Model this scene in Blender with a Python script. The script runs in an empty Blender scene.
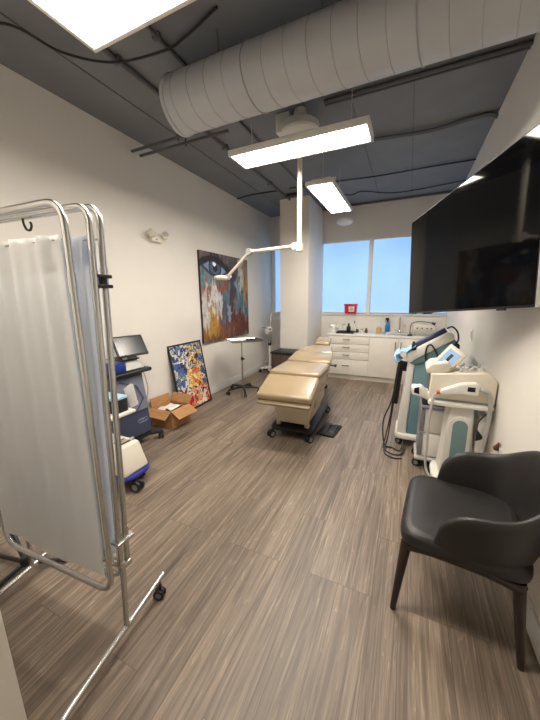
import bpy, bmesh, math, random
from mathutils import Matrix, Vector, Euler
random.seed(7)
PI = math.pi
R = math.radians
C = bpy.context.scene.collection
V = Vector
XL, XR, YB, ZC = -2.948, .656, 6.48, 3.36

# ------------------------------------------------------------------ materials
def nt(name):
    m = bpy.data.materials.new(name); m.use_nodes = True
    t = m.node_tree; b = t.nodes['Principled BSDF']
    return m, t, b
def s2l(c):
    return tuple(((v / 255) / 12.92 if v / 255 <= .04045 else ((v / 255 + .055) / 1.055) ** 2.4) for v in c)
def mat(name, rgb, rough=.5, metal=0, noise=0, nscale=8, bump=0, bscale=60, coat=0, spec=.5):
    """plain surface with a little procedural unevenness; rgb in sRGB 0-255"""
    m, t, b = nt(name)
    c = s2l(rgb)
    b.inputs['Roughness'].default_value = rough
    b.inputs['Metallic'].default_value = metal
    b.inputs['Coat Weight'].default_value = coat
    b.inputs['Specular IOR Level'].default_value = spec
    tc = t.nodes.new('ShaderNodeTexCoord')
    n = t.nodes.new('ShaderNodeTexNoise'); n.inputs['Scale'].default_value = nscale; n.inputs['Detail'].default_value = 4
    t.links.new(tc.outputs['Object'], n.inputs['Vector'])
    r = t.nodes.new('ShaderNodeValToRGB')
    k = max(noise, .015)
    r.color_ramp.elements[0].position = .3; r.color_ramp.elements[1].position = .7
    r.color_ramp.elements[0].color = tuple(v * (1 - k) for v in c) + (1,)
    r.color_ramp.elements[1].color = tuple(min(1, v * (1 + k)) for v in c) + (1,)
    t.links.new(n.outputs['Fac'], r.inputs['Fac'])
    t.links.new(r.outputs['Color'], b.inputs['Base Color'])
    if bump:
        n2 = t.nodes.new('ShaderNodeTexNoise'); n2.inputs['Scale'].default_value = bscale; n2.inputs['Detail'].default_value = 3
        t.links.new(tc.outputs['Object'], n2.inputs['Vector'])
        bp = t.nodes.new('ShaderNodeBump'); bp.inputs['Strength'].default_value = bump; bp.inputs['Distance'].default_value = .01
        t.links.new(n2.outputs['Fac'], bp.inputs['Height']); t.links.new(bp.outputs['Normal'], b.inputs['Normal'])
    return m
def emit(name, rgb, strength, base=(200, 200, 200)):
    m, t, b = nt(name)
    b.inputs['Base Color'].default_value = s2l(base) + (1,)
    b.inputs['Emission Color'].default_value = tuple(rgb) + (1,)
    b.inputs['Emission Strength'].default_value = strength
    b.inputs['Roughness'].default_value = .6
    return m
def attr_mat(name, rough=.5, bump=0):
    m, t, b = nt(name)
    a = t.nodes.new('ShaderNodeAttribute'); a.attribute_name = 'paint'
    t.links.new(a.outputs['Color'], b.inputs['Base Color'])
    b.inputs['Roughness'].default_value = rough
    tc = t.nodes.new('ShaderNodeTexCoord')
    n2 = t.nodes.new('ShaderNodeTexNoise'); n2.inputs['Scale'].default_value = 45
    t.links.new(tc.outputs['Object'], n2.inputs['Vector'])
    bp = t.nodes.new('ShaderNodeBump'); bp.inputs['Strength'].default_value = bump; bp.inputs['Distance'].default_value = .004
    t.links.new(n2.outputs['Fac'], bp.inputs['Height']); t.links.new(bp.outputs['Normal'], b.inputs['Normal'])
    return m

def floor_mat():
    m, t, b = nt('floor_planks'); L = t.links.new; N = t.nodes.new
    tc = N('ShaderNodeTexCoord')
    mp = N('ShaderNodeMapping'); mp.inputs['Rotation'].default_value = (0, 0, R(90)); L(tc.outputs['Object'], mp.inputs['Vector'])
    br = N('ShaderNodeTexBrick'); br.offset = .37; br.offset_frequency = 3; br.squash = 1
    br.inputs['Color1'].default_value = (0, 0, 0, 1); br.inputs['Color2'].default_value = (1, 1, 1, 1); br.inputs['Mortar'].default_value = (.5, .5, .5, 1)
    br.inputs['Scale'].default_value = 1; br.inputs['Mortar Size'].default_value = .0016; br.inputs['Mortar Smooth'].default_value = .3
    br.inputs['Brick Width'].default_value = 1.22; br.inputs['Row Height'].default_value = .18
    L(mp.outputs['Vector'], br.inputs['Vector'])
    # shift the grain per plank
    sc = N('ShaderNodeVectorMath'); sc.operation = 'SCALE'; sc.inputs['Scale'].default_value = 7.3
    L(br.outputs['Color'], sc.inputs[0])
    ad = N('ShaderNodeVectorMath'); ad.operation = 'ADD'; L(tc.outputs['Object'], ad.inputs[0]); L(sc.outputs['Vector'], ad.inputs[1])
    m1 = N('ShaderNodeMapping'); m1.inputs['Scale'].default_value = (30, 1.0, 1); L(ad.outputs['Vector'], m1.inputs['Vector'])
    n1 = N('ShaderNodeTexNoise'); n1.inputs['Scale'].default_value = 1; n1.inputs['Detail'].default_value = 6; n1.inputs['Roughness'].default_value = .65; n1.inputs['Distortion'].default_value = 1.6
    L(m1.outputs['Vector'], n1.inputs['Vector'])
    m2 = N('ShaderNodeMapping'); m2.inputs['Scale'].default_value = (6, .55, 1); L(ad.outputs['Vector'], m2.inputs['Vector'])
    n2 = N('ShaderNodeTexNoise'); n2.inputs['Scale'].default_value = 1; n2.inputs['Detail'].default_value = 3; n2.inputs['Distortion'].default_value = 1.2
    L(m2.outputs['Vector'], n2.inputs['Vector'])
    # cathedral veins: bands of a smooth stretched noise
    mul = N('ShaderNodeMath'); mul.operation = 'MULTIPLY'; mul.inputs[1].default_value = 16; L(n2.outputs['Fac'], mul.inputs[0])
    fr = N('ShaderNodeMath'); fr.operation = 'FRACT'; L(mul.outputs[0], fr.inputs[0])
    vr = N('ShaderNodeValToRGB'); e = vr.color_ramp.elements
    e[0].position = 0; e[0].color = (.9, .9, .9, 1); e[1].position = .22; e[1].color = (0, 0, 0, 1)
    L(fr.outputs[0], vr.inputs['Fac'])
    gm = N('ShaderNodeMath'); gm.operation = 'MULTIPLY'; L(vr.outputs['Color'], gm.inputs[0])
    gr = N('ShaderNodeValToRGB'); gr.color_ramp.elements[0].position = .42; gr.color_ramp.elements[1].position = .62
    L(n1.outputs['Fac'], gr.inputs['Fac']); L(gr.outputs['Color'], gm.inputs[1])
    base = N('ShaderNodeValToRGB'); e = base.color_ramp.elements
    e[0].position = .28; e[0].color = s2l((88, 76, 66)) + (1,); e[1].position = .72; e[1].color = s2l((160, 144, 127)) + (1,)
    L(n1.outputs['Fac'], base.inputs['Fac'])
    big = N('ShaderNodeMixRGB'); big.blend_type = 'MULTIPLY'; big.inputs['Fac'].default_value = .55
    bc = N('ShaderNodeValToRGB'); bc.color_ramp.elements[0].position = .3; bc.color_ramp.elements[0].color = (.62, .61, .60, 1); bc.color_ramp.elements[1].position = .65; bc.color_ramp.elements[1].color = (1.1, 1.09, 1.08, 1)
    L(n2.outputs['Fac'], bc.inputs['Fac']); L(base.outputs['Color'], big.inputs[1]); L(bc.outputs['Color'], big.inputs[2])
    vein = N('ShaderNodeMixRGB'); vein.inputs[2].default_value = s2l((202, 188, 170)) + (1,)
    vf = N('ShaderNodeMath'); vf.operation = 'MULTIPLY'; vf.inputs[1].default_value = .42; L(gm.outputs[0], vf.inputs[0])
    L(vf.outputs[0], vein.inputs['Fac']); L(big.outputs['Color'], vein.inputs[1])
    pl = N('ShaderNodeMixRGB'); pl.blend_type = 'MULTIPLY'; pl.inputs['Fac'].default_value = 1
    pr = N('ShaderNodeValToRGB'); pr.color_ramp.elements[0].color = (.80, .79, .78, 1); pr.color_ramp.elements[1].color = (1.08, 1.06, 1.04, 1)
    L(br.outputs['Color'], pr.inputs['Fac']); L(vein.outputs['Color'], pl.inputs[1]); L(pr.outputs['Color'], pl.inputs[2])
    gap = N('ShaderNodeMixRGB'); gap.inputs[2].default_value = s2l((70, 58, 50)) + (1,)
    gf = N('ShaderNodeMath'); gf.operation = 'MULTIPLY'; gf.inputs[1].default_value = .7; L(br.outputs['Fac'], gf.inputs[0])
    L(gf.outputs[0], gap.inputs['Fac']); L(pl.outputs['Color'], gap.inputs[1])
    L(gap.outputs['Color'], b.inputs['Base Color'])
    b.inputs['Roughness'].default_value = .42
    bp = N('ShaderNodeBump'); bp.inputs['Strength'].default_value = .25; bp.inputs['Distance'].default_value = .004
    L(n1.outputs['Fac'], bp.inputs['Height']); L(bp.outputs['Normal'], b.inputs['Normal'])
    return m

def curtain_mat(name, rgb):
    m, t, b = nt(name); L = t.links.new; N = t.nodes.new
    b.inputs['Base Color'].default_value = s2l(rgb) + (1,); b.inputs['Roughness'].default_value = .85
    tr = N('ShaderNodeBsdfTranslucent'); tr.inputs['Color'].default_value = s2l(rgb) + (1,)
    tp = N('ShaderNodeBsdfTransparent')
    mx = N('ShaderNodeMixShader'); mx.inputs['Fac'].default_value = .35
    L(b.outputs['BSDF'], mx.inputs[1]); L(tr.outputs['BSDF'], mx.inputs[2])
    m2 = N('ShaderNodeMixShader'); m2.inputs['Fac'].default_value = .05
    L(mx.outputs['Shader'], m2.inputs[1]); L(tp.outputs['BSDF'], m2.inputs[2])
    L(m2.outputs['Shader'], t.nodes['Material Output'].inputs['Surface'])
    return m
def glass_mat(name, rgb, rough=.05):
    m, t, b = nt(name)
    b.inputs['Base Color'].default_value = s2l(rgb) + (1,); b.inputs['Roughness'].default_value = rough
    b.inputs['Transmission Weight'].default_value = .9; b.inputs['IOR'].default_value = 1.3
    return m
def wood_mat(name, rgb1, rgb2, axis=(1, 12, 12), rough=.45):
    m, t, b = nt(name); L = t.links.new; N = t.nodes.new
    tc = N('ShaderNodeTexCoord'); mp = N('ShaderNodeMapping'); mp.inputs['Scale'].default_value = axis
    L(tc.outputs['Object'], mp.inputs['Vector'])
    n = N('ShaderNodeTexNoise'); n.inputs['Scale'].default_value = 4; n.inputs['Detail'].default_value = 5; L(mp.outputs['Vector'], n.inputs['Vector'])
    r = N('ShaderNodeValToRGB'); r.color_ramp.elements[0].position = .3; r.color_ramp.elements[1].position = .7
    r.color_ramp.elements[0].color = s2l(rgb1) + (1,); r.color_ramp.elements[1].color = s2l(rgb2) + (1,)
    L(n.outputs['Fac'], r.inputs['Fac']); L(r.outputs['Color'], b.inputs['Base Color'])
    b.inputs['Roughness'].default_value = rough
    return m

M = dict(
    wall=mat('wall_paint', (226, 221, 213), .75, noise=.02, nscale=2, bump=.04, bscale=180),
    trim=mat('trim_paint', (232, 230, 226), .4),
    ceil=mat('ceiling_grey_paint', (120, 122, 126), .8, noise=.06, nscale=3, bump=.1, bscale=40),
    floor=floor_mat(),
    duct=mat('duct_grey_paint', (184, 186, 190), .5, noise=.03, nscale=3),
    ductseam=mat('duct_seam_metal', (166, 167, 170), .5),
    pipe=mat('pipe_grey_paint', (92, 92, 94), .6, noise=.05),
    cable_dark=mat('dark_cable', (38, 37, 38), .6),
    white=mat('white_plastic', (232, 229, 222), .4),
    cream=mat('cream_plastic', (226, 219, 203), .4),
    housing=mat('lamp_housing_white', (215, 212, 205), .45),
    lamp=emit('lamp_diffuser_glow', (1.0, .925, .815), 34.0, (240, 238, 230)),
    chrome=mat('chrome_tube', (205, 204, 202), .27, 1),
    steel=mat('brushed_steel', (185, 184, 182), .3, 1, noise=.05, nscale=30),
    black=mat('black_plastic', (24, 24, 26), .45),
    rubber=mat('black_rubber', (30, 30, 31), .7),
    grey=mat('grey_plastic', (128, 128, 130), .5),
    lgrey=mat('light_grey_plastic', (182, 180, 176), .45),
    curtain=curtain_mat('curtain_white_grey', (233, 233, 232)),
    curtain_b=curtain_mat('curtain_cool_grey', (214, 219, 228)),
    tv=mat('tv_glossy_black', (7, 7, 8), .05, spec=.12),
    bezel=mat('tv_bezel', (28, 28, 29), .35),
    silver=mat('silver_plastic', (190, 190, 190), .35, .4),
    leather=mat('chair_black_leather', (38, 36, 35), .42, noise=.08, nscale=14, bump=.08, bscale=220),
    darkwood=wood_mat('chair_dark_wood', (32, 22, 18), (56, 40, 32), (10, 10, 2), .35),
    tan=mat('tan_vinyl', (160, 141, 112), .3, noise=.05, nscale=6, bump=.12, bscale=9, coat=.35),
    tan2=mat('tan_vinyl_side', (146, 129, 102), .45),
    bedcream=mat('bed_cream_enamel', (190, 178, 156), .4),
    blackmetal=mat('black_metal', (30, 29, 30), .4, .3),
    navy=mat('laser_navy_panel', (66, 72, 96), .35, noise=.08, nscale=3),
    navy2=mat('laser_blue_panel', (24, 52, 122), .35),
    greyblue=mat('laser_grey_blue_panel', (120, 124, 142), .35, noise=.05),
    cardboard=wood_mat('cardboard', (168, 122, 78), (188, 142, 96), (2, 2, 20), .8),
    cardin=mat('cardboard_inside', (150, 108, 70), .85),
    paper=mat('white_paper', (228, 225, 218), .8),
    teal=mat('teal_panel', (110, 144, 154), .4, noise=.04),
    teal2=mat('teal_inset', (120, 150, 152), .45),
    glove=mat('light_blue_nitrile', (150, 192, 232), .55, noise=.06, nscale=20),
    screen=emit('device_lcd_glow', (.42, .62, .85), .55, (60, 70, 80)),
    screendark=mat('device_lcd_dark', (30, 32, 36), .22),
    red=mat('red_sharps_plastic', (196, 34, 48), .35),
    redtip=mat('red_tip', (180, 60, 40), .4),
    label=mat('label_pale', (236, 214, 208), .6),
    ink=mat('label_ink', (40, 24, 28), .6),
    cab=mat('cabinet_white_laminate', (231, 226, 216), .4),
    counter=mat('worktop_white_quartz', (232, 229, 224), .22, noise=.03, nscale=30),
    nickel=mat('handle_nickel', (112, 104, 94), .35, 1),
    amber=mat('tan_lotion', (212, 172, 120), .35),
    brown=mat('brown_bottle', (92, 58, 40), .3),
    bluebottle=mat('blue_bottle', (40, 130, 190), .3),
    walnut=wood_mat('walnut_side', (58, 46, 40), (92, 76, 66), (12, 12, 2), .5),
    bluebase=mat('blue_base', (42, 52, 140), .4),
    palegrey=mat('pale_aqua_top', (168, 198, 216), .5),
    emblem=mat('emblem_pale', (150, 160, 190), .4),
    glass=glass_mat('window_glass', (235, 245, 250)),
    arm=mat('exam_lamp_ivory', (226, 218, 202), .4),
)
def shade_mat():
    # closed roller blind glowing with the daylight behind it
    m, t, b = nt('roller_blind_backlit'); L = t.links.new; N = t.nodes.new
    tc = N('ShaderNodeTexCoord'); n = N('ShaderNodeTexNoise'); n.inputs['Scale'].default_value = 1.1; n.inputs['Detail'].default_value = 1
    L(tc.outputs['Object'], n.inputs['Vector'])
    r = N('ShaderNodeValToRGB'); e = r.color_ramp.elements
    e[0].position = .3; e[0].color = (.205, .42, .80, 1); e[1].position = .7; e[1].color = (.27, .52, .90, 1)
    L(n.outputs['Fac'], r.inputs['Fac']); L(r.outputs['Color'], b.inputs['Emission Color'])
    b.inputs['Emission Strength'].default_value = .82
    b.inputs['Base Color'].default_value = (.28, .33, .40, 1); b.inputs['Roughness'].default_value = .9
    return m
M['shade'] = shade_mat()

# ------------------------------------------------------------------ mesh builder
class MB:
    def __init__(s): s.bm = bmesh.new()
    def _add(s, verts, faces, T=None):
        vs = [s.bm.verts.new((T @ V(v)) if T is not None else V(v)) for v in verts]
        for f in faces:
            try: s.bm.faces.new([vs[i] for i in f])
            except ValueError: pass
        return vs
    def hexa(s, b4, t4, bev=0, seg=2, T=None):
        """b4/t4: four bottom and four top corners, counter-clockwise from above"""
        t = bmesh.new()
        vs = [t.verts.new(V(p)) for p in list(b4) + list(t4)]
        for f in [(3, 2, 1, 0), (4, 5, 6, 7), (0, 1, 5, 4), (1, 2, 6, 5), (2, 3, 7, 6), (3, 0, 4, 7)]:
            t.faces.new([vs[i] for i in f])
        if bev: bmesh.ops.bevel(t, geom=list(t.edges), offset=bev, segments=seg, profile=.5, affect='EDGES', clamp_overlap=True)
        s.merge(t, T); return s
    def box(s, x0, x1, y0, y1, z0, z1, bev=0, seg=2, T=None):
        return s.hexa([(x0, y0, z0), (x1, y0, z0), (x1, y1, z0), (x0, y1, z0)], [(x0, y0, z1), (x1, y0, z1), (x1, y1, z1), (x0, y1, z1)], bev, seg, T)
    def merge(s, t, T=None):
        t.verts.index_update()
        s._add([v.co.copy() for v in t.verts], [[v.index for v in f.verts] for f in t.faces], T); t.free()
    def prism(s, poly, axis, a0, a1, bev=0, seg=2, T=None):
        """poly: 2-D points; axis X: (y,z), Y: (x,z), Z: (x,y)"""
        def p3(p, a): return {'X': (a, p[0], p[1]), 'Y': (p[0], a, p[1]), 'Z': (p[0], p[1], a)}[axis]
        t = bmesh.new(); n = len(poly)
        A = [t.verts.new(p3(p, a0)) for p in poly]; B = [t.verts.new(p3(p, a1)) for p in poly]
        t.faces.new(A); t.faces.new(B[::-1])
        for i in range(n): t.faces.new([A[i], B[i], B[(i + 1) % n], A[(i + 1) % n]])
        bmesh.ops.recalc_face_normals(t, faces=t.faces)
        if bev: bmesh.ops.bevel(t, geom=list(t.edges), offset=bev, segments=seg, profile=.5, affect='EDGES', clamp_overlap=True)
        s.merge(t, T); return s
    def tube(s, pts, r, seg=10, closed=False, cap=True):
        pts = [V(p) for p in pts]; n = len(pts)
        rad = r if callable(r) else (lambda k: r)
        rings = []; prev = None
        for i, p in enumerate(pts):
            if closed: d = pts[(i + 1) % n] - pts[i - 1]
            else: d = pts[min(i + 1, n - 1)] - pts[max(i - 1, 0)]
            d = d.normalized() if d.length > 1e-9 else V((0, 0, 1))
            if prev is None:
                a = V((0, 0, 1)) if abs(d.z) < .9 else V((1, 0, 0))
                u = d.cross(a).normalized()
            else:
                u = (prev - d * prev.dot(d)).normalized()
            w = d.cross(u); prev = u
            k = i / max(1, n - 1)
            rings.append([s.bm.verts.new(p + (u * math.cos(2 * PI * j / seg) + w * math.sin(2 * PI * j / seg)) * rad(k)) for j in range(seg)])
        for i in range(n if closed else n - 1):
            A, B = rings[i], rings[(i + 1) % n]
            for j in range(seg):
                s.bm.faces.new([A[j], A[(j + 1) % seg], B[(j + 1) % seg], B[j]])
        if cap and not closed:
            s.bm.faces.new(rings[0][::-1]); s.bm.faces.new(rings[-1])
        return s
    def cyl(s, p0, p1, r, r1=None, seg=16):
        r1 = r if r1 is None else r1
        return s.tube([p0, p1], lambda k: r + (r1 - r) * k, seg)
    def lathe(s, prof, T=None, seg=20):
        """prof: (radius, height) from bottom to top around local Z"""
        rings = []
        T = T or Matrix()
        for r, z in prof:
            rings.append([s.bm.verts.new(T @ V((r * math.cos(2 * PI * j / seg), r * math.sin(2 * PI * j / seg), z))) for j in range(seg)])
        for A, B in zip(rings, rings[1:]):
            for j in range(seg): s.bm.faces.new([A[j], A[(j + 1) % seg], B[(j + 1) % seg], B[j]])
        s.bm.faces.new(rings[0][::-1]); s.bm.faces.new(rings[-1])
        return s
    def grid(s, f, nu, nv, thick=0, T=None):
        """surface f(u,v)->point; with thickness along the normal it closes into a slab"""
        P = [[V(f(i / nu, j / nv)) for j in range(nv + 1)] for i in range(nu + 1)]
        if T: P = [[T @ p for p in row] for row in P]
        A = [[s.bm.verts.new(p) for p in row] for row in P]
        for i in range(nu):
            for j in range(nv): s.bm.faces.new([A[i][j], A[i + 1][j], A[i + 1][j + 1], A[i][j + 1]])
        if thick:
            def nrm(i, j):
                a = P[min(i + 1, nu)][j] - P[max(i - 1, 0)][j]; b = P[i][min(j + 1, nv)] - P[i][max(j - 1, 0)]
                return a.cross(b).normalized()
            B = [[s.bm.verts.new(P[i][j] - nrm(i, j) * thick) for j in range(nv + 1)] for i in range(nu + 1)]
            for i in range(nu):
                for j in range(nv): s.bm.faces.new([B[i][j], B[i][j + 1], B[i + 1][j + 1], B[i + 1][j]])
            for i in range(nu):
                s.bm.faces.new([A[i + 1][0], A[i][0], B[i][0], B[i + 1][0]]); s.bm.faces.new([A[i][nv], A[i + 1][nv], B[i + 1][nv], B[i][nv]])
            for j in range(nv):
                s.bm.faces.new([A[0][j], A[0][j + 1], B[0][j + 1], B[0][j]]); s.bm.faces.new([A[nu][j + 1], A[nu][j], B[nu][j], B[nu][j + 1]])
        return s

MW = {}      # world matrix of every object, kept by hand
def obj(name, mb, m, parent=None, smooth=True, local=False, angle=40):
    """link the builder's mesh as ONE object. Points are world points unless local."""
    bm = mb.bm
    bmesh.ops.recalc_face_normals(bm, faces=bm.faces)
    if parent is not None:
        W = MW[parent.name]
        if not local: bm.transform(W.inverted())
    else:
        xs = [v.co.x for v in bm.verts]; ys = [v.co.y for v in bm.verts]; zs = [v.co.z for v in bm.verts]
        o = V(((min(xs) + max(xs)) / 2, (min(ys) + max(ys)) / 2, min(zs)))
        W = Matrix.Translation(o); bm.transform(W.inverted())
    me = bpy.data.meshes.new(name); bm.to_mesh(me); bm.free()
    if smooth:
        me.polygons.foreach_set('use_smooth', [True] * len(me.polygons))
        me.set_sharp_from_angle(angle=R(angle))
    me.materials.append(m)
    ob = bpy.data.objects.new(name, me); C.objects.link(ob)
    if parent is not None: ob.parent = parent
    else: ob.location = W.translation
    MW[ob.name] = W
    return ob
def tag(o, label, cat, group=None):
    o['label'] = label; o['category'] = cat
    if group: o['group'] = group
    return o
def thing(name, label, cat, loc, W=None, group=None):
    o = bpy.data.objects.new(name, None); C.objects.link(o); o.empty_display_size = .1
    W = W if W is not None else Matrix.Translation(loc)
    o.matrix_world = W; MW[o.name] = W.copy()
    return tag(o, label, cat, group)
def struct(name, mb, m, smooth=True, parent=None):
    o = obj(name, mb, m, parent, smooth)
    if parent is None: o['kind'] = 'structure'
    return o
def plabel(o, s): o['label'] = s; return o
def copy_tree(src, T, label=None, parent=None):
    c = src.copy(); C.objects.link(c)
    if parent is None:
        c.matrix_world = T @ MW[src.name]; MW[c.name] = T @ MW[src.name]
    else:
        c.parent = parent; MW[c.name] = MW[parent.name]
    if label: c['label'] = label
    for ch in [o for o in list(C.objects) if o.parent == src]: copy_tree(ch, T, None, c)
    return c
def fillet(pts, r, n=6):
    pts = [V(p) for p in pts]; out = [pts[0]]
    for a, b, c in zip(pts, pts[1:], pts[2:]):
        d1 = (a - b); d2 = (c - b); rr = min(r, d1.length * .49, d2.length * .49)
        p, q = b + d1.normalized() * rr, b + d2.normalized() * rr
        for k in range(n + 1):
            t = k / n; out.append(p * (1 - t) ** 2 + b * 2 * t * (1 - t) + q * t * t)
    return out + [pts[-1]]
def spline(pts, n=8):
    pts = [V(p) for p in pts]; out = []
    for i in range(len(pts) - 1):
        p0, p1, p2, p3 = pts[max(i - 1, 0)], pts[i], pts[i + 1], pts[min(i + 2, len(pts) - 1)]
        for k in range(n):
            t = k / n
            out.append(.5 * (2 * p1 + (p2 - p0) * t + (2 * p0 - 5 * p1 + 4 * p2 - p3) * t * t + (3 * p1 - p0 - 3 * p2 + p3) * t ** 3))
    return out + [pts[-1]]
def caster(root, x, y, r=.04, ang=0, z=0, wheelmat='black', hub=True, height=None):
    """twin wheel caster as a part with a wheel below it"""
    h = height or r * 2.4
    c, s_ = math.cos(ang), math.sin(ang)
    f = MB(); f.cyl((x, y, z + r * 1.6), (x, y, z + h), r * .28, seg=8)
    f.box(-.55 * r, .75 * r, -.3 * r, .3 * r, r * 1.25, r * 2.05, .006, T=Matrix.Translation((x, y, z)) @ Matrix.Rotation(ang, 4, 'Z'))
    fk = obj('caster', f, M['black'], root)
    w = MB()
    cx, cy = x + c * .25 * r, y + s_ * .25 * r
    for k in (-1, 1):
        a = V((cx - s_ * k * .22 * r, cy + c * k * .22 * r, z + r)); b = V((cx - s_ * k * .62 * r, cy + c * k * .62 * r, z + r))
        w.cyl(a, b, r, seg=16)
    obj('wheel', w, M[wheelmat], fk)
    if hub:
        hb = MB()
        a = V((cx - s_ * -.68 * r, cy + c * -.68 * r, z + r)); b = V((cx - s_ * .68 * r, cy + c * .68 * r, z + r))
        hb.cyl(a, b, r * .55, seg=12)
        obj('hub', hb, M['grey'], fk)
    return fk

# ------------------------------------------------------------------ the room
Y0 = -1.2
struct('floor', MB().box(XL - .1, XR + .1, Y0 - .1, YB + .1, -.1, 0), M['floor'], False)
struct('ceiling', MB().box(XL - .1, XR + .1, Y0 - .1, YB + .1, ZC, ZC + .1), M['ceil'], False)
struct('wall_left', MB().box(XL - .1, XL, Y0, YB + .1, 0, ZC), M['wall'], False)
struct('wall_right', MB().box(XR, XR + .1, Y0, YB + .1, 0, ZC), M['wall'], False)
struct('wall_front', MB().box(XL, XR, Y0 - .1, Y0, 0, ZC), M['wall'], False)
# entry wall return whose end shows at the lower left edge
struct('wall_entry', MB().box(XL, -1.0, .14, .295, 0, ZC), M['wall'], False)
WZ0, WZ1 = 1.26, 2.74
WX0, WX1 = -2.86, XR
mb = MB()
mb.box(XL, XR, YB, YB + .1, 0, WZ0); mb.box(XL, XR, YB, YB + .1, WZ1, ZC); mb.box(XL, WX0, YB, YB + .1, WZ0, WZ1)
struct('wall_back', mb, M['wall'], False)
# structural column standing against the window wall
CX0, CX1, CY0 = -2.295, -1.735, 5.465
struct('wall_column', MB().box(CX0, CX1, CY0, YB, 0, ZC), M['wall'], False)
struct('baseboard_left', MB().box(XL, XL + .014, Y0, YB, 0, .13, .003), M['trim'])
struct('baseboard_right', MB().box(XR - .014, XR, Y0, YB - .72, 0, .13, .003), M['trim'])
struct('baseboard_back', MB().box(XL + .014, CX0, YB - .014, YB, 0, .13, .003), M['trim'])
struct('trim_1', MB().box(CX1 + .001, XR - .001, YB - .035, YB + .09, WZ0 - .03, WZ0, .004), M['trim'])
struct('trim_2', MB().box(WX0, CX0 - .001, YB - .035, YB + .09, WZ0 - .03, WZ0, .004), M['trim'])
wins = [(WX0, CX0 + .1), (CX1 - .1, -.795), (-.725, .0), (.06, XR)]
wins = [(-2.86, -2.2), (-1.80, -.80), (-.725, .655)]
for i, (a, b) in enumerate(wins):
    f = MB(); w = .03
    f.box(a, b, YB + .05, YB + .09, WZ0, WZ0 + w); f.box(a, b, YB + .05, YB + .09, WZ1 - w, WZ1)
    f.box(a, a + w, YB + .05, YB + .09, WZ0 + w, WZ1 - w); f.box(b - w, b, YB + .05, YB + .09, WZ0 + w, WZ1 - w)
    wf = struct('window_%d' % (i + 1), f, M['trim'], False)
    obj('pane', MB().box(a + w, b - w, YB + .066, YB + .074, WZ0 + w, WZ1 - w), M['glass'], wf, False)
struct('trim_3', MB().box(-.795, -.727, YB - .002, YB + .09, WZ0, WZ1), M['trim'], False)
bl = [(-2.85, -2.3, 'narrow light-blue roller blind glowing between left wall and column', 1.262),
      (-1.728, -.80, 'light-blue roller blind glowing right beside the column, above the red sharps container', 1.27),
      (-.722, .650, 'wide light-blue roller blind glowing behind the television', 1.27)]
for a, b, lab, z0 in bl:
    t = thing('roller_blind', lab, 'blind', ((a + b) / 2, YB + .02, z0), group='closed roller blinds in the windows')
    obj('fabric', MB().box(a + .004, b - .004, YB + .02, YB + .023, z0 + .012, WZ1 - .03), M['shade'], t, False)
    obj('bottom_bar', MB().box(a + .004, b - .004, YB + .012, YB + .03, z0, z0 + .02, .004), M['white'], t)
    obj('head_rail', MB().box(a + .002, b - .002, YB - .004, YB + .04, WZ1 - .045, WZ1 - .001, .006), M['white'], t)

# ceiling joints, pipes and cables -----------------------------------------
def ceil_run(name, pts, r, label, cat, m='pipe', smoothp=True, seg=8):
    p = spline(pts, 8) if smoothp else [V(q) for q in pts]
    return tag(obj(name, MB().tube(p, r, seg), M[m]), label, cat)
zc = ZC - .022
t = thing('conduit', 'grey ceiling conduit running lengthwise from the near left lamp to the column', 'pipe', (-2.1, 3, zc))
obj('pipe', MB().tube([(-2.1, -.6, zc), (-2.1, 6.47, zc)], .019), M['pipe'], t)
for y in (1.9, 3.35, 4.6): obj('strap', MB().box(-2.135, -2.065, y - .02, y + .02, zc - .024, ZC, .004), M['pipe'], t)
t = thing('conduit', 'thin grey ceiling conduit crossing above the left end of the duct', 'pipe', (-1.69, 3, zc))
obj('pipe', MB().tube([(-1.69, -.6, zc + .006), (-1.69, 6.47, zc + .006)], .014), M['pipe'], t)
for y in (1.88, 3.5): obj('strap', MB().box(-1.72, -1.66, y - .015, y + .015, zc - .012, ZC, .003), M['pipe'], t)
t = thing('conduit', 'grey conduit pair crossing the ceiling just behind the big duct', 'pipe', (-.4, 3.07, zc))
obj('pipe', MB().tube([(-.84, 3.05, zc), (XR - .002, 3.05, zc)], .016), M['pipe'], t)
obj('pipe', MB().tube([(-.84, 3.10, zc), (XR - .002, 3.10, zc)], .010), M['pipe'], t)
t = thing('conduit', 'sagging dark pipe pair ending at the right wall above the television', 'pipe', (0, 3.9, zc))
for dy, r in ((0, .013), (.04, .009)):
    obj('pipe', MB().tube(spline([(-1.15, 3.84 + dy, zc), (-.5, 3.9 + dy, zc - .01), (.05, 3.97 + dy, zc - .012), (.42, 3.93 + dy, zc + .0), (.58, 3.93 + dy, zc + .002), (XR - .004, 3.97 + dy, zc - .015)], 8), r), M['pipe'], t)
ceil_run('cable', [(-1.9, 4.93, zc), (-1.2, 4.98, zc), (-.55, 4.99, zc - .02), (.1, 5.04, zc), (XR - .004, 5.05, zc)], .010, 'dark cable crossing the ceiling beside the far lamp', 'cable', 'cable_dark')
ceil_run('cable', [(-1.35, 5.35, zc), (-1.05, 5.55, zc - .05), (-.85, 5.62, zc), (-.4, 5.72, zc - .06), (.1, 5.9, zc - .01), (XR - .004, 5.82, zc)], .009, 'thin drooping ceiling cable farthest from the camera before the back wall', 'cable', 'cable_dark')
t = thing('conduit', 'straight grey pipe along the top of the back wall above the blinds', 'pipe', (-.5, 6.3, zc))
obj('pipe', MB().tube([(CX1 + .002, 6.33, zc), (XR - .002, 6.33, zc)], .018), M['pipe'], t)
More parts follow.
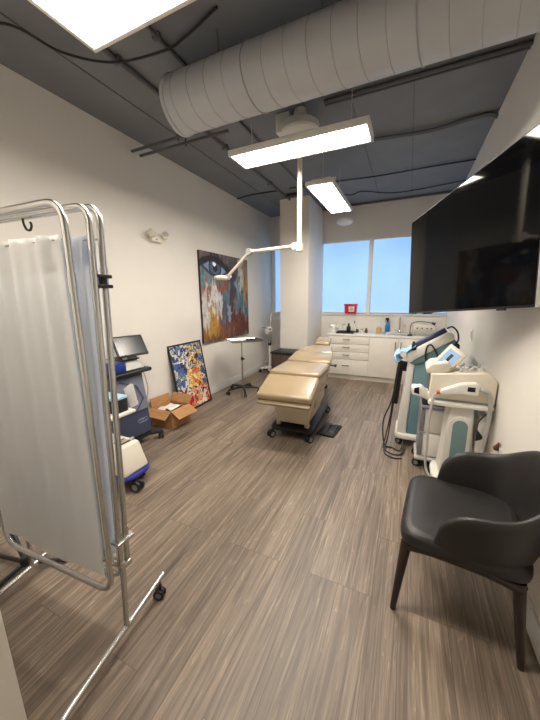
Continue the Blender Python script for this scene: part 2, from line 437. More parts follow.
ceil_run('cable', [(XL + .004, 1.25, ZC - .03), (-2.45, 1.36, ZC - .05), (-2.36, 1.66, ZC - .045), (-2.1, 1.86, ZC - .06), (-1.69, 1.94, ZC - .062), (-1.5, 1.95, ZC - .03), (-1.2, 1.88, ZC - .02)], .008, 'dark cable drooping across the ceiling beside the near left lamp', 'cable', 'cable_dark')
ceil_run('cable', [(XL + .004, 5.03, ZC - .012), (-2.6, 4.96, ZC - .012), (-2.12, 4.98, ZC - .012)], .011, 'short dark cable running from left wall to lengthwise conduit', 'cable', 'cable_dark')
t = thing('junction_box', 'small dark junction box on the ceiling in front of the column', 'junction box', (-1.92, 5.24, ZC - .06))
obj('box', MB().box(-2.07, -1.78, 5.2, 5.28, ZC - .06, ZC - .001, .006), M['pipe'], t)
obj('cover', MB().box(-2.05, -1.80, 5.193, 5.2, ZC - .052, ZC - .012, .002), M['cable_dark'], t)
t = thing('strut_trapeze', 'two grey hanging strut channels fixed to the left wall near the duct end', 'strut', (-2.3, 2.8, 3.2))
for y in (2.74, 2.86):
    obj('strut', MB().box(XL + .001, -1.75, y - .012, y + .012, 3.21, 3.232, .003), M['pipe'], t)
    rd = MB(); rd.cyl((-2.28, y, 3.19), (-2.28, y, ZC - .001), .006, seg=8)
    obj('hanger_rod', rd, M['cable_dark'], t)
# slab panel joints
mj = MB()
for x in (-2.45, -.62, -.1): mj.box(x - .004, x + .004, Y0, YB, ZC - .006, ZC + .02)
o = obj('trim_4', mj, M['pipe'], None, False); o['kind'] = 'structure'

# spiral duct ------------------------------------------------------------
DY, DZ, DR = 2.15, 3.082, .19
t = thing('air_duct', 'large round light-grey air duct hanging across the ceiling', 'duct', (-.6, DY, DZ - DR))
obj('tube', MB().cyl((-1.765, DY, DZ), (XR - .001, DY, DZ), DR, seg=64), M['duct'], t)
Tx = Matrix.Translation((-1.775, DY, DZ)) @ Matrix.Rotation(R(90), 4, 'Y')
obj('end_cap', MB().lathe([(.01, .0), (DR + .004, .0), (DR + .008, .006), (DR + .008, .03), (DR + .001, .034)], Tx, 64), M['duct'], t)
for i in range(16):
    x = -1.64 + i * .145
    tw = MB()
    big = i in (4, 11)
    rr = DR + (.004 if big else .0012)
    pts = [(x + .035 * math.cos(a), DY + rr * math.cos(a), DZ + rr * math.sin(a)) for a in [2 * PI * k / 48 for k in range(48)]]
    tw.tube(pts, .004 if big else .0018, 6, closed=True)
    obj('seam', tw, M['ductseam'], t)
hg = MB()
for x in (-1.3, -.2):
    for dy in (-.12, .12):
        st = MB(); st.cyl((x, DY + dy, DZ + .14), (x, DY + dy, ZC - .001), .006, seg=8)
        obj('hanger', st, M['pipe'], t)

# light panels -----------------------------------------------------------
def panel(x0, x1, y0, y1, z, label, cables):
    t = thing('ceiling_light_panel', label, 'ceiling light', ((x0 + x1) / 2, (y0 + y1) / 2, z), group='hanging white light panels')
    w = .022
    h = MB()
    h.box(x0 + .004, x1 - .004, y0 + .004, y1 - .004, z + .012, z + .046, .004)
    h.box(x0, x1, y0, y0 + w, z, z + .05, .003); h.box(x0, x1, y1 - w, y1, z, z + .05, .003)
    h.box(x0, x0 + w, y0 + w, y1 - w, z, z + .05, .003); h.box(x1 - w, x1, y0 + w, y1 - w, z, z + .05, .003)
    obj('housing', h, M['housing'], t)
    obj('diffuser', MB().box(x0 + w, x1 - w, y0 + w, y1 - w, z + .006, z + .012), M['lamp'], t, False)
    for cx, cy in cables:
        c = MB(); c.cyl((cx, cy, z + .046), (cx, cy, ZC - .001), .004, seg=6)
        obj('suspension_cable', c, M['lgrey'], t)
    return t
panel(-1.56, -.36, 2.53, 2.84, 2.835, 'long white light panel hanging crosswise just below and behind the duct', [(-1.4, 2.69), (-.52, 2.69)])
panel(-1.56, -.36, .95, 1.28, 2.84, 'bright light panel cut off by the top left edge of the picture', [(-1.4, 1.12), (-.52, 1.12)])
t = panel(-1.18, -.86, 3.55, 4.8, 2.84, 'light panel hanging lengthwise in front of the back wall, pointing at the window', [(-1.02, 3.72), (-1.02, 4.62)])
br = MB(); br.box(-1.12, -.9, 3.60, 3.68, 2.89, 2.92, .004); br.cyl((-.93, 3.64, 2.905), (-.85, 3.64, 2.905), .018, seg=12)
obj('bracket', br, M['housing'], t)

# exam lamp from the ceiling ----------------------------------------------
t = thing('exam_lamp', 'ivory ceiling-mounted exam lamp with folding arm reaching over to the eye painting', 'exam lamp', (-1.085, 3.1, ZC))
cxl, cyl_ = -1.085, 3.1
obj('ceiling_flange', MB().lathe([(.05, -.20), (.165, -.20), (.182, -.185), (.182, -.13), (.16, -.115), (.07, -.11), (.06, -.001), (.02, -.001)], Matrix.Translation((cxl, cyl_, ZC)), 28), M['housing'], t)
obj('mount_bracket', MB().box(cxl - .24, cxl - .1, cyl_ - .05, cyl_ + .05, ZC - .17, ZC - .001, .012), M['housing'], t)
obj('down_tube', MB().cyl((cxl, cyl_, ZC - .2), (cxl, cyl_, 2.09), .024, seg=18), M['arm'], t)
obj('pivot', MB().lathe([(.034, -.035), (.04, -.03), (.04, .045), (.03, .05)], Matrix.Translation((cxl, cyl_, 2.106)), 18), M['arm'], t)
e1 = V((-1.675, 3.1, 2.112)); s1 = V((-1.13, 3.1, 2.128))
obj('upper_arm', MB().tube([(-1.085, 3.1, 2.125), s1, e1], .019, 12), M['arm'], t)
k = MB(); k.cyl(s1 + V((0, -.034, 0)), s1 + V((0, .034, 0)), .036); obj('shoulder_joint', k, M['arm'], t)
k = MB(); k.cyl(e1 + V((0, -.034, 0)), e1 + V((0, .034, 0)), .036); obj('elbow_joint', k, M['silver'], t)
e2 = V((-1.965, 3.1, 1.865))
obj('lower_arm', MB().tube([e1, e2], .017, 12), M['arm'], t)
k = MB(); k.cyl(e2 + V((0, -.03, -.01)), e2 + V((0, .03, -.01)), .026); obj('wrist_joint', k, M['silver'], t)
hd = Matrix.Translation((-2.055, 3.1, 1.842)) @ Matrix.Rotation(R(4), 4, 'Y')
lh = obj('lamp_head', MB().lathe([(.063, -.02), (.09, -.018), (.10, 0), (.09, .018), (.045, .03), (.0301, .032)], hd, 28), M['arm'], t)
obj('lens', MB().lathe([(.0581, -.024), (.062, -.0195), (.02, -.0195)], hd, 24), M['white'], lh)

# round device near the top of the back wall
t = thing('ceiling_disc', 'small round white disc fixture on the back wall below the far lamp', 'access point', (-1.24, 6.3, 3.0))
obj('disc', MB().lathe([(.02, -.045), (.11, -.042), (.15, -.02), (.168, .0), (.172, .03), (.16, .055), (.02, .06)], Matrix.Translation((-1.25, 6.25, 3.03)), 28), M['white'], t)
obj('bracket', MB().box(-1.28, -1.22, 6.3, YB - .001, 3.05, 3.08, .006), M['white'], t)

# emergency light ----------------------------------------------------------
t = thing('emergency_light', 'white twin-head emergency light high on the left wall', 'emergency light', (XL, 2.95, 2.3))
obj('body', MB().box(XL + .001, XL + .06, 2.87, 3.05, 2.295, 2.38, .012), M['cream'], t)
for y, s_ in ((2.85, -1), (3.07, 1)):
    T = Matrix.Translation((XL + .08, y, 2.375)) @ Matrix.Rotation(R(55), 4, 'Y') @ Matrix.Rotation(R(25 * s_), 4, 'X')
    hd = obj('lamp_head', MB().lathe([(.018, -.04), (.036, -.025), (.048, .025), (.05, .035), (.044, .04)], T, 20), M['cream'], t)
    obj('lens', MB().lathe([(.04, .036), (.043, .0395), (.02, .043)], T, 20), M['lgrey'], hd)
    a = MB(); a.tube([(XL + .05, y - s_ * .03, 2.35), (XL + .075, y, 2.36)], .014, 8); obj('neck', a, M['cream'], t)
obj('indicator', MB().box(XL + .059, XL + .063, 2.93, 2.96, 2.315, 2.33), M['grey'], t)

# ------------------------------------------------------------------ wall art
def vnoise(x, y, seed=0):
    def h(i, j):
        n = (i * 374761393 + j * 668265263 + seed * 144665) & 0xffffffff
        n = ((n ^ (n >> 13)) * 1274126177) & 0xffffffff
        return ((n ^ (n >> 16)) & 0xffff) / 65535
    i, j = math.floor(x), math.floor(y); u, v = x - i, y - j
    u, v = u * u * (3 - 2 * u), v * v * (3 - 2 * v)
    return (h(i, j) * (1 - u) + h(i + 1, j) * u) * (1 - v) + (h(i, j + 1) * (1 - u) + h(i + 1, j + 1) * u) * v
def fbm(x, y, s=0): return .55 * vnoise(x, y, s) + .3 * vnoise(x * 2.1, y * 2.1, s + 1) + .15 * vnoise(x * 4.3, y * 4.3, s + 2)
def mixc(a, b, t): t = max(0, min(1, t)); return [a[i] * (1 - t) + b[i] * t for i in range(3)]
def ss(a, b, x): t = max(0, min(1, (x - a) / (b - a))); return t * t * (3 - 2 * t)
def eye_art(u, v):
    n = fbm(u * 9, v * 9, 3); d = fbm(u * 22, v * 3.5, 9); n2 = fbm(u * 26, v * 26, 17)
    d2 = fbm(u * 60, v * 6, 27)
    x, y = u + (n - .5) * .12 + (n2 - .5) * .05, v + (n - .5) * .12 + (d - .5) * .26 + (d2 - .5) * .22
    c = [118, 108, 112]
    blobs = [(.15, 1.0, .45, .12, (122, 98, 88)), (.62, .95, .25, .14, (112, 98, 92)), (.62, .72, .12, .22, (92, 84, 88)),
             (.10, .66, .2, .12, (110, 146, 156)), (.48, .55, .12, .3, (92, 116, 128)), (.16, .56, .15, .10, (160, 92, 58)), (.39, .63, .13, .08, (150, 84, 58)),
             (.34, .74, .14, .05, (120, 110, 112)), (.85, .36, .16, .28, (90, 122, 134)), (.63, .5, .08, .3, (70, 56, 60)), (.70, .42, .05, .22, (126, 116, 118)),
             (.62, .24, .2, .1, (112, 58, 58)), (.78, .12, .28, .16, (124, 66, 46)), (.85, .05, .2, .1, (104, 58, 44)), (.36, .10, .16, .14, (150, 82, 48)), (.15, .08, .16, .12, (120, 66, 40)),
             (.20, .24, .13, .2, (198, 148, 52)), (.05, .12, .08, .12, (176, 122, 50)), (.24, .52, .10, .18, (226, 224, 222)), (.33, .38, .08, .16, (214, 216, 222)), (.06, .36, .08, .2, (222, 218, 214)),
             (.41, .28, .05, .2, (90, 98, 116)), (.82, .84, .06, .24, (214, 208, 196)), (.92, .68, .06, .26, (196, 146, 58)), (.94, .92, .07, .08, (150, 120, 84)), (.52, .34, .05, .12, (152, 178, 190)), (.74, .62, .04, .16, (120, 156, 176))]
    for bx, by, rx, ry, col in blobs:
        q = ((x - bx) / rx) ** 2 + ((y - by) / ry) ** 2
        c = mixc(c, [k * .86 for k in col], ss(1.25, .7, q) * .95)
    # nostril shadow, lip line
    c = mixc(c, (44, 34, 38), ss(1.2, .5, ((x - .60) / .07) ** 2 + ((y - .335) / .025) ** 2))
    c = mixc(c, (60, 30, 32), ss(1.2, .5, ((x - .72) / .16) ** 2 + ((y - .19 - .12 * (x - .72)) / .018) ** 2))
    st = fbm(u * 70, v * 9, 41)
    if st > .62: c = mixc(c, (196, 196, 198), (st - .62) * 2 * (.3 + n))
    elif st < .36: c = mixc(c, (48, 38, 40), (.36 - st) * 3)
    # the eye
    ue, ve = u - .27, v - .835
    lid = .095 * (1 - (ue / .27) ** 2) + .02 * ue * 0
    low = -.085 * (1 - (ue / .25) ** 2)
    tilt = -.12 * ue
    if abs(ue) < .27 and low + tilt < ve < lid + tilt:
        c = mixc([176, 194, 210], [96, 116, 142], abs(ue) / .26)
        rr = math.hypot(ue * 1.04, ve - .005)
        if rr < .125:
            c = mixc([82, 114, 146], [44, 66, 94], ss(.03, .12, rr) + (n2 - .5) * .8)
            if rr > .11: c = [30, 42, 62]
        if rr < .05: c = [14, 16, 22]
        if math.hypot(ue + .015, ve - .05) < .026 + .01 * n: c = [240, 244, 248]
    e = abs(ve - (lid + tilt)); th = .026 + .035 * n
    if abs(ue) < .30 and e < th: c = mixc(c, (22, 17, 18), ss(th, th * .5, e))
    e = abs(ve - (low + tilt))
    if abs(ue) < .26 and e < .016: c = mixc(c, (34, 26, 28), .8)
    if -.27 < ue < .3 and 0 < ve - (lid + tilt) - .02 < .05 and vnoise(u * 60 + v * 25, v * 4, 5) > .62: c = mixc(c, (26, 20, 20), .8)
    return [max(0, min(255, k * (.82 + .34 * n2))) for k in c]
def pop_art(u, v):
    a, b = u * .62 * 15, v * .95 * 15
    wx = (fbm(a * .6, b * .6, 31) - .5) * 3.4; wy = (fbm(a * .6, b * .6, 47) - .5) * 3.4
    a += wx; b += wy
    best = []
    for i in range(int(math.floor(a)) - 1, int(math.floor(a)) + 2):
        for j in range(int(math.floor(b)) - 1, int(math.floor(b)) + 2):
            px = i + vnoise(i * 7.3 + .5, j * 3.1 + .5, 71); py = j + vnoise(i * 2.7 + .5, j * 9.1 + .5, 83)
            best.append((math.hypot(a - px, b - py), i, j))
    best.sort()
    d1, i, j = best[0]; d2 = best[1][0]
    k = vnoise(i * 5.7 + .3, j * 8.3 + .7, 91); k2 = vnoise(i * 11.7 + .3, j * 4.3 + .7, 97)
    cu, cv = u, v
    if cv < .30: pal = [(196, 62, 44), (222, 108, 62), (214, 150, 110), (232, 206, 184), (172, 44, 42), (226, 170, 150)]
    elif .38 < cu < .85 and cv < .62: pal = [(226, 158, 60), (236, 184, 92), (214, 118, 52), (232, 208, 150), (240, 170, 70), (60, 60, 80)]
    elif cu < .5: pal = [(66, 96, 160), (196, 204, 214), (92, 120, 150), (214, 206, 186), (58, 74, 128), (158, 168, 176)]
    elif cv > .62: pal = [(222, 210, 182), (226, 168, 72), (96, 128, 168), (214, 190, 120), (176, 170, 160), (222, 140, 70)]
    else: pal = [(214, 196, 160), (72, 92, 148), (226, 160, 84), (226, 214, 196), (96, 86, 120), (228, 120, 60)]
    c = list(pal[int(k * 5.99)])
    if d2 - d1 < .04 + .16 * k2 * k2: c = [44, 40, 50]
    elif fbm(a * 1.6, b * 1.6, 59) > .70: c = [232, 226, 214]
    if fbm(a * 1.1 + 9, b * 1.1, 63) > .72: c = [40, 38, 52]
    return c
def painted(name, corners, nu, nv, fn, m, parent):
    """corners: lower-left, lower-right, upper-right, upper-left as seen"""
    ll, lr, ur, ul = [MW[parent.name].inverted() @ V(p) for p in corners]
    vs = []; cols = []
    for j in range(nv + 1):
        for i in range(nu + 1):
            u, v = i / nu, j / nv
            vs.append((ll * (1 - u) + lr * u) * (1 - v) + (ul * (1 - u) + ur * u) * v)
            cols.extend(list(s2l([max(0, min(255, q)) for q in fn(u, v)])) + [1])
    fs = [(j * (nu + 1) + i, j * (nu + 1) + i + 1, (j + 1) * (nu + 1) + i + 1, (j + 1) * (nu + 1) + i) for j in range(nv) for i in range(nu)]
    me = bpy.data.meshes.new(name); me.from_pydata(vs, [], fs)
    ca = me.color_attributes.new('paint', 'FLOAT_COLOR', 'POINT'); ca.data.foreach_set('color', cols)
    me.materials.append(m)
    o = bpy.data.objects.new(name, me); C.objects.link(o); o.parent = parent; MW[o.name] = MW[parent.name]
    return o
t = thing('canvas_painting', 'large unframed canvas of a blue eye with teal, white and orange drips on left wall', 'painting', (XL, 4.54, .9))
PY0, PY1, PZ0, PZ1 = 3.80, 5.28, .895, 2.32
obj('canvas', MB().box(XL + .001, XL + .036, PY0, PY1, PZ0, PZ1, .003), M['darkwood'], t)
painted('painted_face', [(XL + .0372, PY0, PZ0), (XL + .0372, PY1, PZ0), (XL + .0372, PY1, PZ1), (XL + .0372, PY0, PZ1)], 150, 145, eye_art, attr_mat('eye_paint', .5, .3), t)
# framed poster leaning
AB = [V((-2.765, 3.03, 0)), V((-2.765, 3.735, 0))]; up = V((-2.935, 0, .965)) - V((-2.765, 0, 0)); up.y = 0
dn = up.normalized(); nn = V((0, 1, 0)).cross(dn); nn = nn if nn.x > 0 else -nn
t = thing('framed_artwork', 'black-framed colourful abstract print leaning on left wall behind cardboard box', 'painting', (-2.765, 3.38, 0))
H = up.length
def fp(y, s_, o): return V((-2.765, y, .006)) + dn * s_ + nn * o
fr = MB()
def bar(y0, y1, s0, s1): fr.hexa([fp(y0, s0, -.03), fp(y0, s0, 0), fp(y1, s0, 0), fp(y1, s0, -.03)], [fp(y0, s1, -.03), fp(y0, s1, 0), fp(y1, s1, 0), fp(y1, s1, -.03)], .002, 1)
y0, y1 = 3.03, 3.735; w = .022
bar(y0, y0 + w, 0, H); bar(y1 - w, y1, 0, H); bar(y0 + w, y1 - w, 0, w); bar(y0 + w, y1 - w, H - w, H)
obj('frame', fr, M['black'], t, False)
fr = MB(); bar(y0 + w * .6, y1 - w * .6, w * .6, H - w * .6)
bk = MB(); bk.hexa([fp(y0 + .01, .01, -.028), fp(y0 + .01, .01, -.016), fp(y1 - .01, .01, -.016), fp(y1 - .01, .01, -.028)], [fp(y0 + .01, H - .01, -.028), fp(y0 + .01, H - .01, -.016), fp(y1 - .01, H - .01, -.016), fp(y1 - .01, H - .01, -.028)])
obj('backing', bk, M['black'], t, False)
painted('print', [fp(y0 + w, w, -.008), fp(y1 - w, w, -.008), fp(y1 - w, H - w, -.008), fp(y0 + w, H - w, -.008)], 140, 190, pop_art, attr_mat('print_paint', .25), t)

# ------------------------------------------------------------------ cardboard box
t = thing('cardboard_box', 'open cardboard box with flaps up on the floor before the leaning print', 'box', (-2.74, 2.78, 0))
T = Matrix.Translation((-2.735, 2.79, 0)) @ Matrix.Rotation(R(-2), 4, 'Z')
bx, by, bz = .17, .165, .235; th = .005
b = MB()
b.box(-bx, bx, -by, by, .001, .006, T=T)
b.box(-bx, bx, -by, -by + th, .006, bz, T=T); b.box(-bx, bx, by - th, by, .006, bz, T=T)
b.box(-bx, -bx + th, -by + th, by - th, .006, bz, T=T); b.box(bx - th, bx, -by + th, by - th, .006, bz, T=T)
obj('body', b, M['cardboard'], t, False)
def flap(p, q, out, L):
    p, q, out = V(p), V(q), V(out).normalized()
    a, c_ = p + out * L, q + out * L
    nrm = (q - p).cross(out).normalized() * .004
    m_ = MB(); m_.hexa([T @ p, T @ q, T @ c_, T @ a], [T @ (p + nrm), T @ (q + nrm), T @ (c_ + nrm), T @ (a + nrm)])
    return obj('flap', m_, M['cardboard'], t, False)
flap((bx, -by, bz), (bx, by, bz), (.75, 0, -.45), .15)
flap((-bx, -by, bz), (bx, -by, bz), (0, -.8, -.55), .13)
flap((-bx, by, bz), (bx, by, bz), (0, .35, .5), .12)
flap((-bx, -by, bz), (-bx, by, bz), (-.06, 0, .5), .11)
fl = tag(obj('packing_paper', MB().grid(lambda u, v: (-.12 + .24 * u, -.12 + .24 * v, .20 + .05 * vnoise(u * 4, v * 4, 5)), 10, 10, .004, Matrix(T)), M['paper'], None, True), 'crumpled white packing paper inside the open cardboard box', 'paper')

# ------------------------------------------------------------------ privacy screen
t = thing('privacy_screen', 'folded chrome-framed privacy screen with grey-white curtains in left foreground', 'privacy screen', (-1.47, .72, 0))
def panelframe(L0, L1, T0, T1, r, rad):
    """L0/L1 bottom left/right corner, T0/T1 top left/right; closed tube frame"""
    loop = fillet([(V(L0) + V(L1)) / 2, L1, T1, T0, L0, (V(L0) + V(L1)) / 2], rad, 8)
    return MB().tube(loop[:-1], r, 10, closed=True)
frames = [((-1.83, .625, .355), (-1.09, .675, .335), (-1.85, .66, 1.935), (-1.082, .692, 1.93)),
          ((-1.84, .69, .37), (-1.095, .729, .36), (-1.86, .735, 1.945), (-1.105, .80, 1.945)),
          ((-1.84, .725, .385), (-1.092, .762, .375), (-1.86, .785, 1.955), (-1.11, .848, 1.955))]
cols = ['curtain', 'curtain_b', 'curtain_b']
for i, (l0, l1, t0, t1) in enumerate(frames):
    fobj = obj('panel_frame', panelframe(l0, l1, t0, t1, .0125, .09 if i == 0 else .07), M['chrome'], t)
    L0, L1, T0, T1 = map(V, (l0, l1, t0, t1))
    def P(u, v): return (L0 * (1 - u) + L1 * u) * (1 - v) + (T0 * (1 - u) + T1 * u) * v
    nrm = (L1 - L0).cross(T0 - L0).normalized()
    ph = i * 1.7
    def cur(u, v, P=P, nrm=nrm, ph=ph):
        uu = .028 + .944 * u
        vv = .05 + .882 * v - .02 * math.sin(PI * u) * (1 - v) * 0 + .006 * math.sin(9 * u + ph) * (1 - v)
        a = .006 * math.sin(31 * u + ph) * (.4 + v) + .005 * math.sin(53 * u + 2 * ph) * v + .004 * (vnoise(u * 9, v * 5, 3) - .5)
        return P(uu, vv) + nrm * (a + .011)
    cu = obj('curtain', MB().grid(cur, 80, 30), M[cols[i]], t, angle=80)
    def hem(u, v, P=P, nrm=nrm, cur=cur):
        return cur(u, .92 + .078 * v) - nrm * .0025
    obj('hem', MB().grid(hem, 80, 3), M[cols[i]], cu, angle=80)
    rod = MB(); rod.tube([P(.012, .922), P(.988, .922)], .004, 6); obj('curtain_rod', rod, M['chrome'], t)
    rod = MB(); rod.tube([P(.012, .055), P(.988, .055)], .004, 6); obj('curtain_rod', rod, M['chrome'], t)
    for u in (0.0, 1.0):
        for vv in (.12, .83):
            a, b = P(u, vv - .022), P(u, vv + .022)
            obj('sleeve', MB().cyl(a, b, .0145, seg=12), M['chrome'], fobj)
# bracket joining the frames, clips
obj('hinge', MB().box(-1.12, -1.07, .715, .80, .535, .552, .004), M['chrome'], t)
obj('hinge', MB().box(-1.108, -1.078, .72, .78, .40, .43, .006), M['chrome'], t)
cb = MB()
for z in (1.652, 1.69): cb.box(-1.118, -1.082, .79, .85, z - .007, z + .007, .003)
cb.box(-1.11, -1.09, .81, .83, 1.65, 1.69)
plabel(obj('clip', cb, M['black'], t), 'black plastic clip')
for x, yb, ya in ((-1.085, .38, .99), (-1.855, .40, .86)):
    px_ = x
    ft = obj('foot', MB().tube(fillet([(px_ + .085, yb - .12, .08), (px_ + .05, yb + .03, .105), (px_, .715, .105), (px_ - .045, ya, .105)], .05), .0125, 10), M['chrome'], t)
    po = obj('post', MB().tube([(px_, .715, .105), (px_ - .002, .735, .44)], .0125, 10), M['chrome'], t)
    if ya > .9: caster(t, px_ - .025, ya - .045, .030, R(200), height=.095)
    caster(t, px_ + .08, yb - .1, .030, R(20), height=.085)
hk = MB(); hk.tube(spline([(-1.53, .80, 1.945), (-1.53, .80, 1.925), (-1.515, .80, 1.90), (-1.49, .80, 1.895), (-1.475, .80, 1.91), (-1.48, .80, 1.925)], 6), .005, 6)
obj('hook', hk, M['black'], t)
hk = MB(); hk.box(-1.70, -1.685, .742, .758, 1.85, 1.935, .003); hk.box(-1.66, -1.65, .742, .758, 1.86, 1.935, .003)
obj('hanger_clip', hk, M['grey'], t)

# black tripod stand behind the screen
t = thing('folding_stand', 'black folding stand on the floor, mostly hidden left of the privacy screen', 'stand', (-2.0, .74, 0))
hb_ = V((-2.0, .745, .045))
for e in ((-1.82, .875, .014), (-1.99, .58, .014), (-2.33, .70, .014)):
    obj('leg', MB().tube([hb_, e], .013, 8), M['black'], t)
obj('hub', MB().lathe([(.02, 0), (.028, .01), (.028, .05), (.02, .06)], Matrix.Translation((-2.0, .745, .025)), 14), M['black'], t)
obj('upright', MB().tube([hb_, (-2.33, .80, .32), (-2.62, .86, .62)], .014, 8), M['black'], t)
obj('rear_leg', MB().tube([(-2.62, .86, .62), (-2.66, .88, .012)], .012, 8), M['black'], t)

# ------------------------------------------------------------------ laser workstation (navy)
t = thing('laser_machine', 'tall navy-grey laser machine with tilted black tablet by the left wall', 'medical device', (-2.66, 2.1, 0))
t.matrix_world = Matrix.Translation((-2.75, 2.12, 0)) @ Matrix.Rotation(R(88), 4, 'Z')
obj('base', MB().box(-2.86, -2.46, 1.93, 2.25, .075, .13, .02), M['black'], t)
lg = [(-2.38, 1.89), (-2.90, 1.90), (-2.44, 2.19), (-2.86, 2.19)]
for x, y in lg:
    f = MB(); f.tube([(-2.66, 2.1, .095), (x, y, .095)], .03, 8); obj('leg', f, M['black'], t)
    caster(t, x, y, .042, R(40), hub=False, height=.10)
bd = obj('body', MB().hexa([(-2.90, 1.92, .13), (-2.46, 1.92, .13), (-2.46, 2.26, .13), (-2.90, 2.26, .13)], [(-2.88, 1.95, .83), (-2.50, 1.95, .83), (-2.50, 2.24, .83), (-2.88, 2.24, .83)], .025, 3), M['navy'], t)
# lighter front panel plate and creases on the room side
def lx(z): return -2.46 - .04 * (z - .13) / .70 + .0015
fp_ = MB(); fp_.hexa([(lx(.42), 1.97, .42), (lx(.42) + .006, 1.97, .42), (lx(.42) + .006, 2.22, .42), (lx(.42), 2.22, .42)], [(lx(.8), 1.985, .8), (lx(.8) + .006, 1.985, .8), (lx(.8) + .006, 2.215, .8), (lx(.8), 2.215, .8)], .003, 1)
obj('upper_panel', fp_, M['greyblue'], t)
fn = MB(); fn.hexa([(-2.86, 1.917, .42), (-2.49, 1.917, .42), (-2.49, 1.93, .42), (-2.86, 1.93, .42)], [(-2.85, 1.937, .8), (-2.52, 1.937, .8), (-2.52, 1.95, .8), (-2.85, 1.95, .8)], .003, 1)
obj('front_panel', fn, M['greyblue'], t)
cr = MB()
cr.tube([(-2.80, 1.931, .78), (-2.62, 1.921, .70), (-2.55, 1.914, .55), (-2.66, 1.908, .42)], .006, 6)
obj('crease', cr, M['navy'], t)
em = MB()
for k in range(3):
    cx_ = -2.61 + .03 * k
    em.tube([(cx_ + .03 * math.cos(a), 1.9205, .30 + .022 * math.sin(a)) for a in [2 * PI * q / 24 for q in range(24)]], .003, 6, closed=True)
plabel(obj('emblem', em, M['emblem'], bd), 'emblem of three overlapping rings')
obj('shelf_rim', MB().box(-2.90, -2.43, 1.87, 2.26, .835, .88, .02, 3), M['black'], t)
deck = obj('deck', MB().hexa([(-2.87, 1.9, .885), (-2.5, 1.9, .885), (-2.5, 2.26, .885), (-2.87, 2.26, .885)], [(-2.85, 1.96, .965), (-2.54, 1.96, .965), (-2.54, 2.24, .985), (-2.85, 2.24, .985)], .012), M['lgrey'], t)
plabel(obj('control_block', MB().box(-2.875, -2.74, 1.885, 2.05, .885, .985, .008), M['navy2'], t), 'blue control block')
kp = MB(); kp.box(-2.73, -2.52, 1.95, 2.2, .975, .99, .004); obj('keypad', kp, M['black'], deck)
obj('knob', MB().lathe([(.022, 0), (.022, .016), (.018, .02)], Matrix.Translation((-2.66, 2.0, .99)), 16), M['white'], deck)
TT = Matrix.Translation((-2.60, 1.98, 1.123)) @ Matrix.Rotation(R(-11), 4, 'Z') @ Matrix.Rotation(R(-34), 4, 'X')
tb = obj('tablet', MB().box(-.165, .165, -.012, .012, -.12, .12, .008, T=TT), M['black'], t)
obj('display', MB().box(-.148, .148, -.0135, -.012, -.102, .102, T=TT), M['screendark'], tb)
obj('tablet_stand', MB().tube([(-2.66, 2.08, .97), (-2.65, 2.08, 1.04), TT @ V((0, .012, -.03))], .022, 8), M['black'], t)
hp = MB(); hp.tube([(-2.47, 2.15, 1.0), (-2.47, 2.16, 1.12), (-2.45, 2.15, 1.21)], lambda k: .014 + .012 * k, 10)
obj('handpiece', hp, M['lgrey'], t)
cb = MB(); cb.tube(spline([(-2.45, 2.16, .99), (-2.39, 2.10, .85), (-2.36, 2.06, .6), (-2.41, 2.06, .42), (-2.47, 2.06, .35)], 8), .006, 6)
plabel(obj('hose', cb, M['lgrey'], t), 'thin pale hose')
obj('handpiece_cradle', MB().box(-2.51, -2.43, 2.10, 2.2, .88, 1.01, .008), M['black'], t)

# ------------------------------------------------------------------ white cart with blue base
t = thing('medical_cart', 'low white cart with blue base rim on casters, behind the privacy screen', 'medical cart', (-2.25, 1.6, 0))
obj('base', MB().prism([(-2.5, 1.45), (-2.02, 1.45), (-1.975, 1.52), (-1.975, 1.68), (-2.02, 1.75), (-2.5, 1.75)], 'Z', .125, .155, .008), M['bluebase'], t)
obj('body', MB().hexa([(-2.48, 1.47, .155), (-2.0, 1.47, .155), (-2.0, 1.73, .155), (-2.48, 1.73, .155)], [(-2.44, 1.5, .40), (-2.06, 1.5, .40), (-2.06, 1.7, .40), (-2.44, 1.7, .40)], .025, 3), M['cream'], t)
h = MB(); h.tube(fillet([(-2.10, 1.53, .395), (-2.10, 1.53, .425), (-2.10, 1.67, .425), (-2.10, 1.67, .395)], .02), .007, 8); obj('handle', h, M['lgrey'], t)
for k in range(3):
    obj('vent', MB().box(-2.2 + .035 * k, -2.18 + .035 * k, 1.55, 1.65, .399, .403), M['black'], t)
for x, y in ((-1.995, 1.56), (-2.13, 1.70), (-2.44, 1.51), (-2.44, 1.69)): caster(t, x, y, .05, R(10), height=.13)
obj('mast', MB().box(-2.46, -2.36, 1.56, 1.66, .39, .66, .01), M['cream'], t)
obj('shelf', MB().box(-2.50, -2.11, 1.5, 1.74, .635, .66, .008), M['white'], t)
t = thing('tissue_box', 'black box with pale blue top on the white cart shelf', 'box', (-2.24, 1.64, .66))
obj('body', MB().box(-2.37, -2.14, 1.56, 1.69, .6605, .775, .008), M['black'], t)
obj('lid', MB().box(-2.372, -2.138, 1.558, 1.692, .775, .80, .006), M['palegrey'], t)
t = thing('leaflets', 'fanned white leaflets leaning beside the black box before the navy machine', 'leaflet', (-2.1, 1.72, .66))
for k, (a, dx) in enumerate(((28, 0), (36, .022))):
    Tk = Matrix.Translation((-2.135 - dx * .3, 1.712 + .009 * k, .675)) @ Matrix.Rotation(R(-14), 4, 'X') @ Matrix.Rotation(R(-a), 4, 'Y')
    obj('sheet', MB().box(-.01, .09, 0, .002, .0, .19, T=Tk), M['paper'], t, False)

